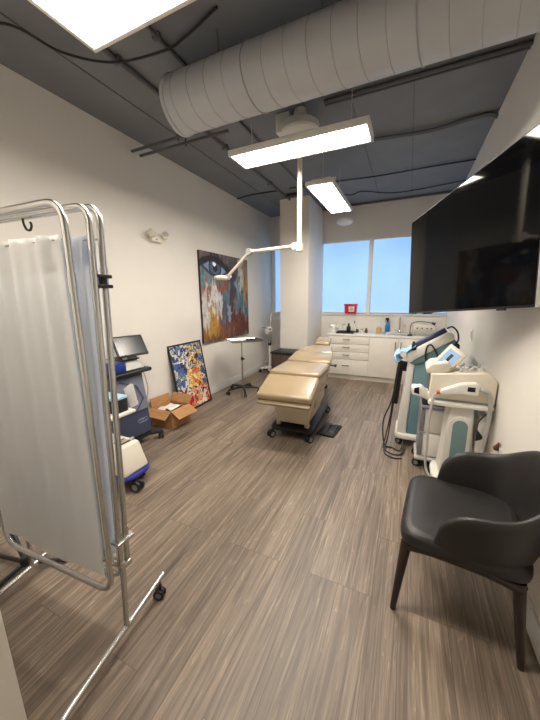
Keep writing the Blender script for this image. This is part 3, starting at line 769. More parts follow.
# ------------------------------------------------------------------ instrument tray stand
t = thing('tray_stand', 'steel instrument tray on a thin pole with black wheeled star base below the eye painting', 'tray stand', (-2.5, 4.27, 0))
cx_, cy_ = -2.5, 4.27
for k in range(5):
    a = R(20 + 72 * k); e = V((cx_ + .27 * math.cos(a), cy_ + .27 * math.sin(a), .085))
    lgm = MB(); lgm.tube([(cx_, cy_, .105), V((cx_, cy_, .105)).lerp(e, .5) + V((0, 0, .004)), e], lambda q: .024 - .008 * q, 8)
    obj('leg', lgm, M['black'], t); caster(t, e.x, e.y, .032, a, hub=False, height=.085)
obj('pole', MB().cyl((cx_, cy_, .09), (cx_, cy_, .60), .014, seg=12), M['steel'], t)
obj('inner_pole', MB().cyl((cx_, cy_, .58), (cx_, cy_, .90), .010, seg=12), M['chrome'], t)
obj('collar', MB().lathe([(.018, -.03), (.021, -.025), (.021, .025), (.018, .03)], Matrix.Translation((cx_, cy_, .6)), 14), M['black'], t)
kn = MB(); kn.cyl((cx_ + .015, cy_ - .005, .6), (cx_ + .05, cy_ - .02, .6), .014, seg=10); obj('knob', kn, M['black'], t)
Tt = Matrix.Translation((-2.43, 4.24, .905)) @ Matrix.Rotation(R(48), 4, 'Z')
tr = MB()
tr.box(-.25, .25, -.175, .175, 0, .006, .002, T=Tt)
for a_ in (-1, 1):
    tr.hexa([(-.25, a_ * .175 - .003, .003), (.25, a_ * .175 - .003, .003), (.25, a_ * .175 + .003, .003), (-.25, a_ * .175 + .003, .003)], [(-.262, a_ * .188 - .003, .028), (.262, a_ * .188 - .003, .028), (.262, a_ * .188 + .003, .028), (-.262, a_ * .188 + .003, .028)], T=Tt)
    tr.hexa([(a_ * .25 - .003, -.175, .003), (a_ * .25 + .003, -.175, .003), (a_ * .25 + .003, .175, .003), (a_ * .25 - .003, .175, .003)], [(a_ * .262 - .003, -.188, .028), (a_ * .262 + .003, -.188, .028), (a_ * .262 + .003, .188, .028), (a_ * .262 - .003, .188, .028)], T=Tt)
obj('tray', tr, M['steel'], t)
tag(obj('instrument_pouch', MB().box(-.05, .11, -.06, .05, .007, .02, .005, T=Tt @ Matrix.Translation((.1, .05, 0))), M['black']), 'small dark pouch lying on the steel instrument tray', 'pouch')

# ------------------------------------------------------------------ steamer stand in the far corner
t = thing('facial_steamer', 'white facial steamer on wheeled stand in the far left corner by the column', 'steamer', (-2.72, 5.8, 0))
sx, sy = -2.68, 5.78
for k in range(5):
    a = R(-72 + 72 * k); e = V((sx + .21 * math.cos(a), sy + .21 * math.sin(a), .085))
    obj('leg', MB().tube([(sx, sy, .10), e], lambda q: .026 - .008 * q, 8), M['white'], t); caster(t, e.x, e.y, .034, a, hub=False, height=.085)
obj('pole', MB().cyl((sx, sy, .09), (sx, sy, .62), .022, seg=14), M['white'], t)
obj('collar', MB().lathe([(.03, -.03), (.035, -.02), (.035, .02), (.03, .03)], Matrix.Translation((sx, sy, .62)), 14), M['black'], t)
obj('inner_pole', MB().cyl((sx, sy, .6), (sx, sy, .84), .014, seg=12), M['chrome'], t)
hd_ = obj('body', MB().lathe([(.05, 0), (.075, .02), (.085, .08), (.08, .15), (.05, .17)], Matrix.Translation((sx - .02, sy - .01, .83)), 20), M['white'], t)
cpm = MB(); cpm.lathe([(.085, .165), (.10, .17), (.10, .185), (.03, .195)], Matrix.Translation((sx - .07, sy - .02, .80)), 18); obj('water_tank', cpm, M['grey'], t)
nz = MB(); nz.tube([(sx, sy - .02, .93), (sx + .07, sy - .12, .95)], .05, 16); obj('nozzle_head', nz, M['white'], t)
nl = MB(); nl.cyl((sx + .069, sy - .119, .95), (sx + .0755, sy - .128, .951), .034, seg=16); obj('nozzle', nl, M['grey'], t)
am = MB(); am.tube(fillet([(sx + .02, sy, .98), (sx + .04, sy, 1.16), (sx + .05, sy, 1.30), (sx + .22, sy - .06, 1.31)], .03), .009, 8); obj('arm', am, M['white'], t)
am = MB(); am.box(sx + .02, sx + .055, sy - .012, sy + .012, 1.13, 1.22, .005); obj('joint', am, M['white'], t)

# dark low cabinet by the column
t = thing('side_cabinet', 'low dark walnut cabinet with black top standing before the column', 'cabinet', (-2.06, 5.15, 0))
obj('body', MB().box(-2.27, -1.80, 4.96, 5.40, .06, .575, .004), M['walnut'], t)
obj('top', MB().box(-2.285, -1.785, 4.945, 5.415, .575, .615, .006), M['black'], t)
obj('plinth', MB().box(-2.25, -1.82, 4.98, 5.39, 0, .06), M['black'], t)
obj('door', MB().box(-2.262, -1.808, 4.952, 4.96, .07, .565, .002), M['walnut'], t)

# rolling stool behind the bed
t = thing('rolling_stool', 'black wheeled stool almost hidden behind the treatment bed', 'stool', (-1.5, 5.05, 0))
sx, sy = -1.50, 5.02
for k in range(5):
    a = R(8 + 72 * k); e = V((sx + .24 * math.cos(a), sy + .24 * math.sin(a), .085))
    obj('leg', MB().tube([(sx, sy, .11), e], lambda q: .022 - .006 * q, 8), M['black'], t); caster(t, e.x, e.y, .036, a, hub=False, height=.085)
obj('column', MB().cyl((sx, sy, .1), (sx, sy, .42), .02, seg=12), M['black'], t)
obj('seat', MB().lathe([(.12, 0), (.165, .015), (.17, .05), (.15, .075), (.02, .08)], Matrix.Translation((sx, sy, .41)), 24), M['leather'], t)

# ------------------------------------------------------------------ treatment bed
t = thing('treatment_bed', 'tan vinyl treatment bed on black wheeled base in mid room', 'treatment bed', (-1.135, 3.3, 0))
t.matrix_world = Matrix.Translation((-1.135, 3.3, 0)) @ Matrix.Rotation(R(3), 4, 'Z')
BX = -1.135
obj('base_plate', MB().prism([(-1.36, 2.95), (-.92, 2.95), (-.89, 3.0), (-.89, 3.92), (-.93, 3.96), (-1.35, 3.96), (-1.39, 3.92), (-1.39, 3.0)], 'Z', .095, .135, .008), M['blackmetal'], t)
for x, y in ((-1.365, 2.955), (-.915, 2.97), (-1.365, 3.93), (-.905, 3.93)): caster(t, x, y, .045, R(-120), height=.10)
for x in (-1.31, -.97): obj('foot_strut', MB().box(x - .025, x + .025, 3.02, 3.08, .135, .20, .006), M['bedcream'], t)
obj('pedestal', MB().hexa([(-1.32, 3.0, .18), (-.95, 3.0, .18), (-.95, 3.62, .18), (-1.32, 3.62, .18)], [(-1.40, 2.98, .62), (-.87, 2.98, .62), (-.87, 3.66, .62), (-1.40, 3.66, .62)], .02, 3), M['bedcream'], t)
obj('seat_frame', MB().hexa([(-1.40, 3.0, .62), (-.87, 3.0, .62), (-.87, 3.7, .62), (-1.40, 3.7, .62)], [(-1.43, 2.98, .70), (-.84, 2.98, .70), (-.84, 3.72, .70), (-1.43, 3.72, .70)], .01), M['bedcream'], t)
obj('side_panel', MB().prism([(3.12, .36), (3.58, .36), (3.6, .58), (3.2, .58)], 'X', -.912, -.886, .005), M['bedcream'], t)
hn = MB(); hn.tube(fillet([(-.888, 3.30, .50), (-.862, 3.32, .51), (-.862, 3.5, .53), (-.888, 3.52, .53)], .015), .008, 8); obj('handle', hn, M['bedcream'], t)
def slab(name, y0, z0, y1, z1, w0, w1, th, m, bev=.03, p=t):
    """cushion whose top runs from (y0,z0) to (y1,z1)"""
    d = V((0, y1 - y0, z1 - z0)).normalized(); n_ = V((0, -d.z, d.y))
    a, b = V((BX, y0, z0)), V((BX, y1, z1))
    return obj(name, MB().hexa([a - n_ * th + V((-w0, 0, 0)), a - n_ * th + V((w0, 0, 0)), b - n_ * th + V((w1, 0, 0)), b - n_ * th + V((-w1, 0, 0))],
                        [a + V((-w0, 0, 0)), a + V((w0, 0, 0)), b + V((w1, 0, 0)), b + V((-w1, 0, 0))], bev, 4), m, p, angle=60)
lr = slab('leg_rest', 2.665, .615, 3.035, .755, .30, .30, .085, M['tan'])
slab('leg_rest_board', 2.655, .525, 3.03, .668, .285, .285, .03, M['tan2'], .006)
bl_ = MB(); bl_.box(-.86, -.845, 2.70, 2.72, .53, .60, .003); obj('bracket', bl_, M['black'], t)
slab('seat_cushion', 3.04, .785, 3.66, .775, .30, .295, .075, M['tan'])
slab('seat_trim', 3.03, .712, 3.68, .702, .288, .284, .012, M['tan2'], .004)
slab('backrest', 3.68, .785, 4.03, .85, .295, .272, .085, M['tan'])
slab('backrest_trim', 3.68, .702, 4.02, .764, .28, .26, .015, M['tan2'], .005)
slab('upper_backrest', 4.045, .85, 4.5, .875, .266, .165, .075, M['tan'])
slab('headrest', 4.54, .905, 4.82, .965, .125, .105, .08, M['tan'], .035)
for k in (-.05, .05): obj('headrest_bracket', MB().tube([(BX + k, 4.38, .792), (BX + k, 4.62, .85)], .01, 8), M['steel'], t)
sp = MB(); sp.box(BX - .06, BX + .06, 3.66, 4.3, .60, .68, .01); obj('back_support', sp, M['bedcream'], t)
sp = MB(); sp.hexa([(BX - .05, 4.2, .62), (BX + .05, 4.2, .62), (BX + .05, 4.28, .62), (BX - .05, 4.28, .62)], [(BX - .05, 4.2, .79), (BX + .05, 4.2, .79), (BX + .05, 4.28, .79), (BX - .05, 4.28, .79)]); obj('back_post', sp, M['bedcream'], t)
kn = MB(); kn.cyl((-.85, 3.72, .74), (-.79, 3.72, .735), .012, seg=10); kn.cyl((-.79, 3.72, .735), (-.765, 3.72, .733), .02, seg=12); obj('lever', kn, M['black'], t)
# pedal
t2 = thing('foot_pedal', 'flat black foot pedal on the floor right of the treatment bed base', 'foot pedal', (-.75, 3.35, 0))
Tp = Matrix.Translation((-.765, 3.36, 0)) @ Matrix.Rotation(R(-6), 4, 'Z')
obj('plate', MB().box(-.105, .105, -.17, .17, .0, .025, .008, T=Tp), M['rubber'], t2)
for k in (-1, 1): obj('treadle', MB().hexa([(k * .045 - .035, -.1, .025), (k * .045 + .035, -.1, .025), (k * .045 + .035, .1, .025), (k * .045 - .035, .1, .025)], [(k * .045 - .035, -.1, .03), (k * .045 + .035, -.1, .03), (k * .045 + .035, .1, .05), (k * .045 - .035, .1, .05)], .003, T=Tp), M['black'], t2)
obj('cord', MB().tube(spline([(-.80, 3.5, .03), (-.76, 3.42, .06), (-.72, 3.46, .055), (-.78, 3.52, .045), (-.86, 3.6, .02), (-.90, 3.62, .012)], 8), .005, 6), M['grey'], t2)

# ------------------------------------------------------------------ base cabinets and worktop
CF = 5.78
def hbar(x0, x1, z, root):
    h = MB(); h.tube(fillet([(x0, CF - .018, z), (x0, CF - .045, z), ((x0 + x1) / 2, CF - .05, z - .006), (x1, CF - .045, z), (x1, CF - .018, z)], .012), .008, 8)
    return obj('handle', h, M['nickel'], root)
def vbar(x, z0, z1, root):
    h = MB(); h.tube(fillet([(x, CF - .018, z0), (x, CF - .045, z0), (x, CF - .045, z1), (x, CF - .018, z1)], .012), .006, 8)
    return obj('handle', h, M['nickel'], root)
def base_unit(x0, x1, name, label):
    t = thing(name, label, 'cabinet', ((x0 + x1) / 2, CF + .3, 0))
    obj('body', MB().box(x0, x1, CF, YB - .002, .10, .865), M['cab'], t, False)
    obj('plinth', MB().box(x0, x1, CF + .05, YB - .002, 0, .10), M['cab'], t, False)
    return t
t = base_unit(-1.39, -.622, 'drawer_cabinet', 'white four-drawer base cabinet at the left end of the back worktop')
zs = [(.108, .402), (.414, .552), (.564, .702), (.714, .856)]
for a, b in zs:
    d = obj('drawer', MB().box(-1.386, -.626, CF - .018, CF, a, b, .0025), M['cab'], t)
    zc_ = (a + b) / 2 + (.035 if b - a > .2 else .02)
    hbar(-1.10, -.985, zc_, d)
t = base_unit(-.62, .40, 'door_cabinet', 'white two-door base cabinet below the sink')
for a, b, hx in ((-.612, -.126, -.165), (-.114, .396, -.075)):
    d = obj('door', MB().box(a, b, CF - .018, CF, .108, .858, .0025), M['cab'], t)
    vbar(hx, .63, .79, d)
t = base_unit(.402, XR - .002, 'filler_cabinet', 'narrow white base cabinet in the right back corner')
obj('door', MB().box(.406, XR - .006, CF - .018, CF, .108, .858, .0025), M['cab'], t)
vw = MB()
vw.box(-1.43, -.40, CF - .025, YB - .001, .866, .90, .003); vw.box(.12, XR - .001, CF - .025, YB - .001, .866, .90, .003)
vw.box(-.40, .12, CF - .025, 5.98, .866, .90, .003); vw.box(-.40, .12, 6.34, YB - .001, .866, .90, .003)
wt = tag(obj('worktop', vw, M['counter']), 'long white worktop along the back wall on the base cabinets', 'worktop')
t = thing('sink', 'steel sink set into the white back worktop under the faucet', 'sink', (-.14, 6.16, .87))
sk = MB(); sk.box(-.398, .118, 5.982, 6.338, .868, .874)
rim = [(-.42, .14, 5.955, 5.985), (-.42, .14, 6.335, 6.365), (-.42, -.39, 5.985, 6.335), (.11, .14, 5.985, 6.335)]
for a, b, c_, d_ in rim: sk.box(a, b, c_, d_, .9, .906, .002)
obj('bowl', sk, M['steel'], t)
obj('drain', MB().lathe([(.02, .874), (.03, .874), (.03, .878), (.02, .878)], Matrix.Translation((-.14, 6.16, 0)), 16), M['chrome'], t)
t = thing('faucet', 'chrome gooseneck faucet standing behind the sink', 'faucet', (-.13, 6.38, .9))
obj('base', MB().lathe([(.028, .906), (.028, .925), (.018, .95), (.014, .96)], Matrix.Translation((-.13, 6.352, 0)), 16), M['chrome'], t)
obj('spout', MB().tube(spline([(-.13, 6.352, .94), (-.13, 6.352, 1.12), (-.13, 6.33, 1.19), (-.13, 6.27, 1.20), (-.13, 6.225, 1.16), (-.13, 6.215, 1.11)], 8), .013, 10), M['chrome'], t)
for s_ in (-1, 1):
    obj('lever', MB().tube([(-.13 + s_ * .02, 6.352, .935), (-.13 + s_ * .085, 6.34, .96)], .009, 8), M['chrome'], t)

# counter clutter ----------------------------------------------------------
Z = .9003
def bottle(name, label, cat, x, y, prof, m, capm, capprof, extra=None, z=Z):
    t = thing(name, label, cat, (x, y, z))
    obj('body', MB().lathe(prof, Matrix.Translation((x, y, z)), 18), M[m], t)
    obj('cap', MB().lathe(capprof, Matrix.Translation((x, y, z)), 14), M[capm], t)
    return t
def crumple(u, v):
    a = 2 * PI * u; b = PI * (v - .5)
    r = .085 * (1 + .5 * (vnoise(u * 7 if u < 1 else 0, v * 7, 2) - .5) + .4 * (vnoise((u % 1) * 13, v * 11, 8) - .5))
    return (-1.375 + r * 1.0 * math.cos(a) * math.cos(b), 6.13 + r * math.sin(a) * math.cos(b), Z + max(.001, .065 + .95 * r * math.sin(b)))
tag(obj('towel', MB().grid(crumple, 28, 16), M['paper'], None, angle=25), 'crumpled white towel at the left end of the back worktop', 'towel')
t = thing('tray', 'black shallow tray on the worktop above the drawers', 'tray', (-1.1, 6.0, Z))
tb_ = MB(); tb_.box(-1.27, -.94, 5.86, 6.16, Z, Z + .008, .003)
obj('bottom', tb_, M['black'], t)
rm = MB(); rm.box(-1.27, -.94, 5.86, 5.868, Z + .008, Z + .03); rm.box(-1.27, -.94, 6.152, 6.16, Z + .008, Z + .03); rm.box(-1.27, -1.262, 5.868, 6.152, Z + .008, Z + .03); rm.box(-.948, -.94, 5.868, 6.152, Z + .008, Z + .03)
obj('rim', rm, M['black'], t, False)
bottle('bottle', 'black round-shouldered bottle standing in the black worktop tray', 'bottle', -1.06, 6.05, [(.035, 0), (.042, .01), (.042, .10), (.02, .135), (.016, .14)], 'black', 'black', [(.018, .14), (.018, .175), (.015, .178)], z=Z + .0085)
bottle('jar', 'white jar on the worktop left of the black bottle', 'jar', -1.20, 6.27, [(.036, 0), (.04, .006), (.04, .12), (.034, .125)], 'white', 'lgrey', [(.038, .125), (.038, .15), (.03, .152)])
bottle('dropper_bottle', 'tall white pump bottle on the worktop behind the black bottle', 'bottle', -.99, 6.30, [(.03, 0), (.034, .01), (.034, .14), (.014, .17)], 'white', 'grey', [(.012, .17), (.012, .21), (.02, .212), (.02, .22)])
bottle('jar', 'small brown bottle on the worktop, leftmost of the low jars', 'bottle', -.90, 6.12, [(.026, 0), (.03, .005), (.03, .06), (.015, .075)], 'brown', 'white', [(.016, .075), (.016, .095), (.013, .097)])
bottle('jar', 'small white jar between the two brown bottles on the worktop', 'jar', -.82, 6.18, [(.03, 0), (.034, .005), (.034, .05), (.03, .052)], 'white', 'steel', [(.035, .052), (.035, .072), (.03, .074)])
bottle('jar', 'small brown bottle on the worktop, nearest the tan bottle', 'bottle', -.73, 6.14, [(.026, 0), (.03, .005), (.03, .055), (.016, .07)], 'brown', 'black', [(.017, .07), (.017, .09), (.014, .092)])
t = bottle('pump_bottle', 'tan lotion bottle with white pump on the worktop left of the blue spray bottle', 'bottle', -.50, 6.14, [(.042, 0), (.05, .01), (.05, .11), (.02, .135)], 'amber', 'white', [(.016, .135), (.016, .16), (.006, .165), (.006, .19), (.015, .192), (.015, .2)])
t = thing('spray_bottle', 'clear blue spray bottle with dark trigger beside the sink', 'bottle', (-.36, 6.40, Z))
obj('body', MB().lathe([(.035, 0), (.043, .01), (.043, .13), (.03, .17), (.014, .2)], Matrix.Translation((-.36, 6.41, Z)), 18), M['bluebottle'], t)
tg = MB(); tg.lathe([(.015, .2), (.017, .23), (.013, .25)], Matrix.Translation((-.36, 6.41, Z)), 12); tg.box(-.40, -.335, 6.395, 6.425, Z + .245, Z + .285, .008); tg.box(-.40, -.387, 6.40, 6.42, Z + .19, Z + .25, .004)
obj('trigger', tg, M['cable_dark'], t)
t = thing('sterilizer', 'white box-shaped sterilizer with dark dials on the worktop under the television', 'sterilizer', (.28, 6.15, Z))
obj('body', MB().box(.10, .47, 6.02, 6.3, Z + .012, Z + .20, .018, 3), M['cream'], t)
obj('front_panel', MB().box(.12, .45, 6.012, 6.02, Z + .03, Z + .11, .003), M['lgrey'], t)
for x in (.17, .25, .33, .40): obj('dial', MB().cyl((x, 6.012, Z + .13), (x, 6.002, Z + .13), .012, seg=12), M['black'], t)
for x in (.14, .43):
    for y in (6.06, 6.26): obj('foot', MB().cyl((x, y, Z), (x, y, Z + .014), .014, seg=10), M['black'], t)
t = thing('gooseneck_lamp', 'black gooseneck lamp arching over the white sterilizer on the worktop', 'lamp', (.06, 6.0, Z))
obj('base', MB().lathe([(.04, 0), (.045, .006), (.04, .025), (.015, .03)], Matrix.Translation((.06, 5.92, Z)), 16), M['black'], t)
obj('neck', MB().tube(spline([(.06, 5.92, Z + .02), (.055, 5.93, Z + .13), (.08, 5.95, Z + .22), (.18, 5.97, Z + .255), (.32, 5.98, Z + .245), (.40, 5.98, Z + .235)], 8), .007, 8), M['black'], t)
obj('shade', MB().cyl((.39, 5.98, Z + .235), (.45, 5.98, Z + .215), .012, .028, 14), M['black'], t)
# window ledge
t = thing('sharps_container', 'red sharps container with pale label on the window ledge', 'sharps container', (-1.1, 6.43, WZ0))
TZ = WZ0 + .0005
obj('body', MB().hexa([(-1.215, 6.372, TZ), (-.985, 6.372, TZ), (-.985, 6.488, TZ), (-1.215, 6.488, TZ)], [(-1.225, 6.37, TZ + .17), (-.975, 6.37, TZ + .17), (-.975, 6.49, TZ + .17), (-1.225, 6.49, TZ + .17)], .012, 3), M['red'], t)
obj('lid', MB().box(-1.235, -.965, 6.362, 6.495, TZ + .17, TZ + .20, .008), M['red'], t)
lb = obj('label', MB().hexa([(-1.13, 6.3665, TZ + .04), (-1.02, 6.3665, TZ + .04), (-1.02, 6.38, TZ + .04), (-1.13, 6.38, TZ + .04)], [(-1.135, 6.3655, TZ + .145), (-1.015, 6.3655, TZ + .145), (-1.015, 6.38, TZ + .145), (-1.135, 6.38, TZ + .145)]), M['label'], t, False)
ik = MB()
for a in (90, 210, 330):
    cx_, cz_ = -1.075 + .017 * math.cos(R(a)), TZ + .093 + .017 * math.sin(R(a))
    ik.tube([(cx_ + .015 * math.cos(q), 6.365, cz_ + .015 * math.sin(q)) for q in [2 * PI * k / 16 for k in range(16)]], .003, 6, closed=True)
plabel(obj('symbol', ik, M['ink'], lb), 'dark three-ring biohazard symbol')
t = bottle('bottle', 'small blue bottle on the window ledge under the television', 'bottle', .12, 6.452, [(.026, 0), (.03, .005), (.03, .06), (.014, .075)], 'bluebottle', 'white', [(.014, .075), (.014, .095), (.012, .097)], z=TZ)
t = thing('goggles', 'blue and black protective goggles on the window ledge under the television', 'goggles', (.35, 6.455, TZ))
gg = MB(); gg.tube(spline([(.27, 6.455, TZ + .02), (.33, 6.445, TZ + .035), (.40, 6.445, TZ + .045), (.47, 6.455, TZ + .06)], 6), .02, 10); obj('frame', gg, M['black'], t)
gg = MB(); gg.box(.24, .42, 6.447, 6.472, TZ, TZ + .022, .006); obj('lens', gg, M['bluebottle'], t)

# ------------------------------------------------------------------ television
a, b_, c_ = R(-68.4), R(1.2), R(-4.1)
TW = Matrix.Translation((.271, 2.664, 1.923)) @ Matrix.Rotation(a, 4, 'Z') @ Matrix.Rotation(b_, 4, 'X') @ Matrix.Rotation(c_, 4, 'Y')
t = thing('television', 'large glossy black television angled out from the right wall', 'television', None, TW)
w2, h2 = 1.55 / 2, .88 / 2
fr = MB()
fr.box(-w2, w2, -.002, .03, -h2, h2, .004)
obj('housing', fr, M['bezel'], t, local=True)
obj('screen', MB().box(-w2 + .008, w2 - .008, -.0045, -.0022, -h2 + .014, h2 - .008), M['tv'], t, False, local=True)
obj('side_trim', MB().box(w2 - .001, w2 + .008, -.002, .032, -h2, h2, .002), M['silver'], t, local=True)
obj('rear_housing', MB().box(-.45, .45, .03, .065, -.3, .22, .01), M['bezel'], t, local=True)
obj('mount_plate', MB().box(-.2, .2, .065, .078, -.2, .2, .004), M['blackmetal'], t, local=True)
pl = TW @ V((0, .08, 0))
wp = V((XR - .012, 2.95, 1.9))
mb = MB(); mb.box(XR - .02, XR - .001, 2.75, 3.15, 1.7, 2.1, .003); obj('wall_plate', mb, M['blackmetal'], t)
mid = (pl + wp) / 2 + V((.05, .22, 0)); mid.x = min(mid.x, XR - .05)
mb = MB()
mb.tube([pl, mid], .022, 8); mb.tube([mid, wp], .022, 8); obj('mount_arm', mb, M['blackmetal'], t)
obj('sensor', MB().box(.50, .56, -.003, .012, -h2 - .01, -h2 + .002), M['black'], t, local=True)

# ------------------------------------------------------------------ right wall bits
t = thing('wall_switch', 'small pale rocker switch on the right wall beyond the television', 'switch', (XR, 3.87, 1.18))
obj('plate', MB().box(XR - .008, XR - .001, 3.835, 3.905, 1.12, 1.24, .002), M['trim'], t)
obj('rocker', MB().box(XR - .014, XR - .008, 3.855, 3.885, 1.145, 1.215, .003), M['lgrey'], t)
t = thing('wall_outlet', 'white wall outlet with a dark plug just above the armchair back', 'outlet', (XR, 2.4, .5))
obj('plate', MB().box(XR - .008, XR - .001, 2.36, 2.44, .44, .56, .002), M['trim'], t)
obj('plug', MB().prism([(XR - .008, .53), (XR - .035, .535), (XR - .04, .55), (XR - .02, .575), (XR - .008, .595)], 'Y', 2.385, 2.415, .004), M['brown'], t)

# ------------------------------------------------------------------ teal tower machine
t = thing('laser_tower', 'tall teal and white laser tower by the right wall, gloves on its front edge', 'medical device', (.25, 3.45, 0))
yA, yB_ = 3.34, 3.74
obj('base', MB().prism([(.0, yA - .03), (.5, yA - .03), (.5, yB_ + .03), (.0, yB_ + .03), (-.035, yB_ - .04), (-.035, yA + .04)], 'Z', .075, .13, .012), M['white'], t)
for x, y in ((.02, yA + .02), (.02, yB_ - .02), (.44, yA + .02), (.44, yB_ - .02)): caster(t, x, y, .034, R(150), height=.085)
obj('front_column', MB().hexa([(-.02, yA, .13), (.075, yA, .13), (.075, yB_, .13), (-.02, yB_, .13)], [(.04, yA, .96), (.105, yA, .96), (.105, yB_, .96), (.04, yB_, .96)], .014, 3), M['white'], t)
obj('body', MB().hexa([(.076, yA + .012, .13), (.47, yA + .012, .13), (.47, yB_ - .012, .13), (.076, yB_ - .012, .13)], [(.101, yA + .012, .96), (.45, yA + .012, 1.05), (.45, yB_ - .012, 1.05), (.101, yB_ - .012, .96)], .012), M['teal'], t)
obj('head', MB().prism([(.05, .925), (.10, .90), (.17, .93), (.455, 1.09), (.455, 1.16), (.435, 1.18), (.12, .97)], 'Y', yA - .005, yB_ + .005, .006), M['teal'], t)
obj('console', MB().prism([(.02, .945), (.07, .93), (.12, .975), (.43, 1.185), (.415, 1.24), (.37, 1.255), (.09, 1.075), (.02, 1.02)], 'Y', yA - .02, yB_ + .02, .012), M['white'], t)
sl = V((.28, 0, .18)).normalized(); sn = V((-sl.z, 0, sl.x))
p0 = V((.10, yA + .06, 1.084)); p1 = V((.365, yA + .06, 1.254))
kb = MB(); o1 = sn * .022
kb.hexa([p0 + V((0, -.045, 0)), p1 + V((0, -.045, 0)), p1 + V((0, .045, 0)), p0 + V((0, .045, 0))], [p0 + V((0, -.035, 0)) + o1 * 2, p1 + V((0, -.035, 0)) + o1 * 2, p1 + V((0, .035, 0)) + o1 * 2, p0 + V((0, .035, 0)) + o1 * 2], .008)
plabel(obj('handle_bar', kb, mat('dark_navy_bar', (52, 58, 84), .4), t), 'dark navy bar along the console')
q0 = p0 + V((0, .22, 0)); q1 = p1 + V((0, .22, 0))
dp = MB(); dp.hexa([q0 + V((0, -.08, 0)), q1 + V((0, -.08, 0)), q1 + V((0, .08, 0)), q0 + V((0, .08, 0))], [q0 + V((0, -.08, 0)) + sn * .008, q1 + V((0, -.08, 0)) + sn * .008, q1 + V((0, .08, 0)) + sn * .008, q0 + V((0, .08, 0)) + sn * .008]); obj('display', dp, M['screendark'], t)
nb = MB(); nb.tube([(.085, yA - .005, 1.06), (.075, yA - .005, 1.10), (.075, yA - .005, 1.15)], lambda k: .026 - .016 * k, 10); plabel(obj('nozzle', nb, M['black'], t), 'black tapered nozzle on the console end')
cb = MB(); cb.tube(spline([(.365, yA + .06, 1.285), (.40, yA + .02, 1.305), (.445, yA, 1.26), (.46, yA, 1.18), (.43, yA - .02, 1.13)], 8), .008, 8); obj('cable', cb, M['black'], t)
cb = MB(); cb.tube(spline([(.30, yA - .03, 1.02), (.24, yA - .035, 1.12), (.20, yA - .04, 1.11), (.19, yA - .04, 1.02), (.21, yA - .035, .93)], 8), .008, 8); obj('cable', cb, M['black'], t)
cr = MB(); cr.tube(spline([(.40, yA - .03, 1.12), (.45, yA - .035, 1.14), (.46, yA - .035, 1.11), (.44, yA - .03, 1.09)], 6), .014, 8); obj('cable_clip', cr, M['black'], t)
# holster and hoses on the front
hl = MB(); hl.hexa([(-.075, 3.44, .42), (-.03, 3.44, .42), (-.03, 3.56, .42), (-.075, 3.56, .42)], [(-.06, 3.43, .90), (-.0, 3.43, .90), (-.0, 3.57, .90), (-.06, 3.57, .90)], .014)
hl.box(-.05, .04, 3.46, 3.54, .80, .90, .01)
obj('holster', hl, M['black'], t)
for k, pts in enumerate([[(-.05, 3.42, .93), (-.07, 3.38, .7), (-.09, 3.34, .35), (-.12, 3.26, .12), (-.13, 3.15, .015), (-.02, 3.05, .012), (.06, 3.12, .02), (.05, 3.28, .085)],
                         [(-.04, 3.40, .90), (-.09, 3.36, .5), (-.16, 3.32, .25), (-.13, 3.22, .03), (-.05, 3.2, .012), (.03, 3.16, .015), (.06, 3.29, .085)],
                         [(-.06, 3.40, .85), (-.07, 3.37, .5), (-.10, 3.28, .1), (-.12, 3.08, .013), (-.04, 2.98, .012), (.05, 2.99, .014)]]):
    cb = MB(); cb.tube(spline(pts, 10), .007, 8); obj('hose', cb, M['cable_dark'], t)
# gloves draped on the front edge
def glove(u, v):
    x = -.085 + .18 * u; y = yA - .045 + .26 * v
    z = 1.036 + .014 * vnoise(u * 6, v * 6, 4)
    if x > .015: z += (x - .015) * .82
    if u < .3: z -= (.3 - u) * .22
    return (x, y, z)
t3 = thing('gloves', 'pale blue disposable gloves draped over the front edge of the teal tower', 'gloves', (-.04, 3.4, .98))
obj('palm', MB().grid(glove, 14, 14, .006), M['glove'], t3, angle=70)
for k in range(4):
    y = yA - .07 + .075 * k
    fg = MB(); fg.tube(spline([(-.05, y + .03, 1.025), (-.085, y + .02, 1.0), (-.08 + .012 * k, y - .01, .965 - .012 * (k % 2)), (-.055 + .012 * k, y - .02, .935)], 5), lambda q: .016 - .005 * q, 8)
    obj('finger', fg, M['glove'], t3)

# ------------------------------------------------------------------ white two-drawer trolley
t = thing('drawer_trolley', 'white two-drawer trolley with grey front trim between the teal tower and the cart', 'trolley', (.38, 2.9, 0))
TX0, TX1, TY0, TY1 = .185, .63, 2.93, 3.22
obj('base', MB().box(TX0 - .03, TX1, TY0 - .02, TY1, .075, .11, .012), M['lgrey'], t)
for x, y in ((TX0 - .0, TY0 + .02), (TX0 - .0, TY1 - .05), (TX1 - .05, TY0 + .02), (TX1 - .05, TY1 - .05)): caster(t, x, y, .036, R(170), height=.09)
for z0, z1 in ((.115, .345), (.355, .585)):
    d = obj('drawer', MB().box(TX0, TX1, TY0, TY1, z0, z1, .02, 3), M['white'], t)
    obj('front_trim', MB().box(TX0 - .012, TX0 + .03, TY0 - .008, TY1 + .008, z0 + .005, z1 - .005, .008), M['grey'], d)
obj('top', MB().box(TX0 - .012, TX1, TY0 - .008, TY1 + .008, .59, .612, .008), M['grey'], t)
t = thing('supply_box', 'dark box with white pack lying on the two-drawer trolley under the laser unit', 'box', (.3, 3.06, .6125))
obj('body', MB().box(.18, .42, 2.96, 3.18, .6125, .685, .01), M['cable_dark'], t)
obj('pack', MB().box(.21, .34, 2.965, 3.06, .685, .705, .008), M['paper'], t)

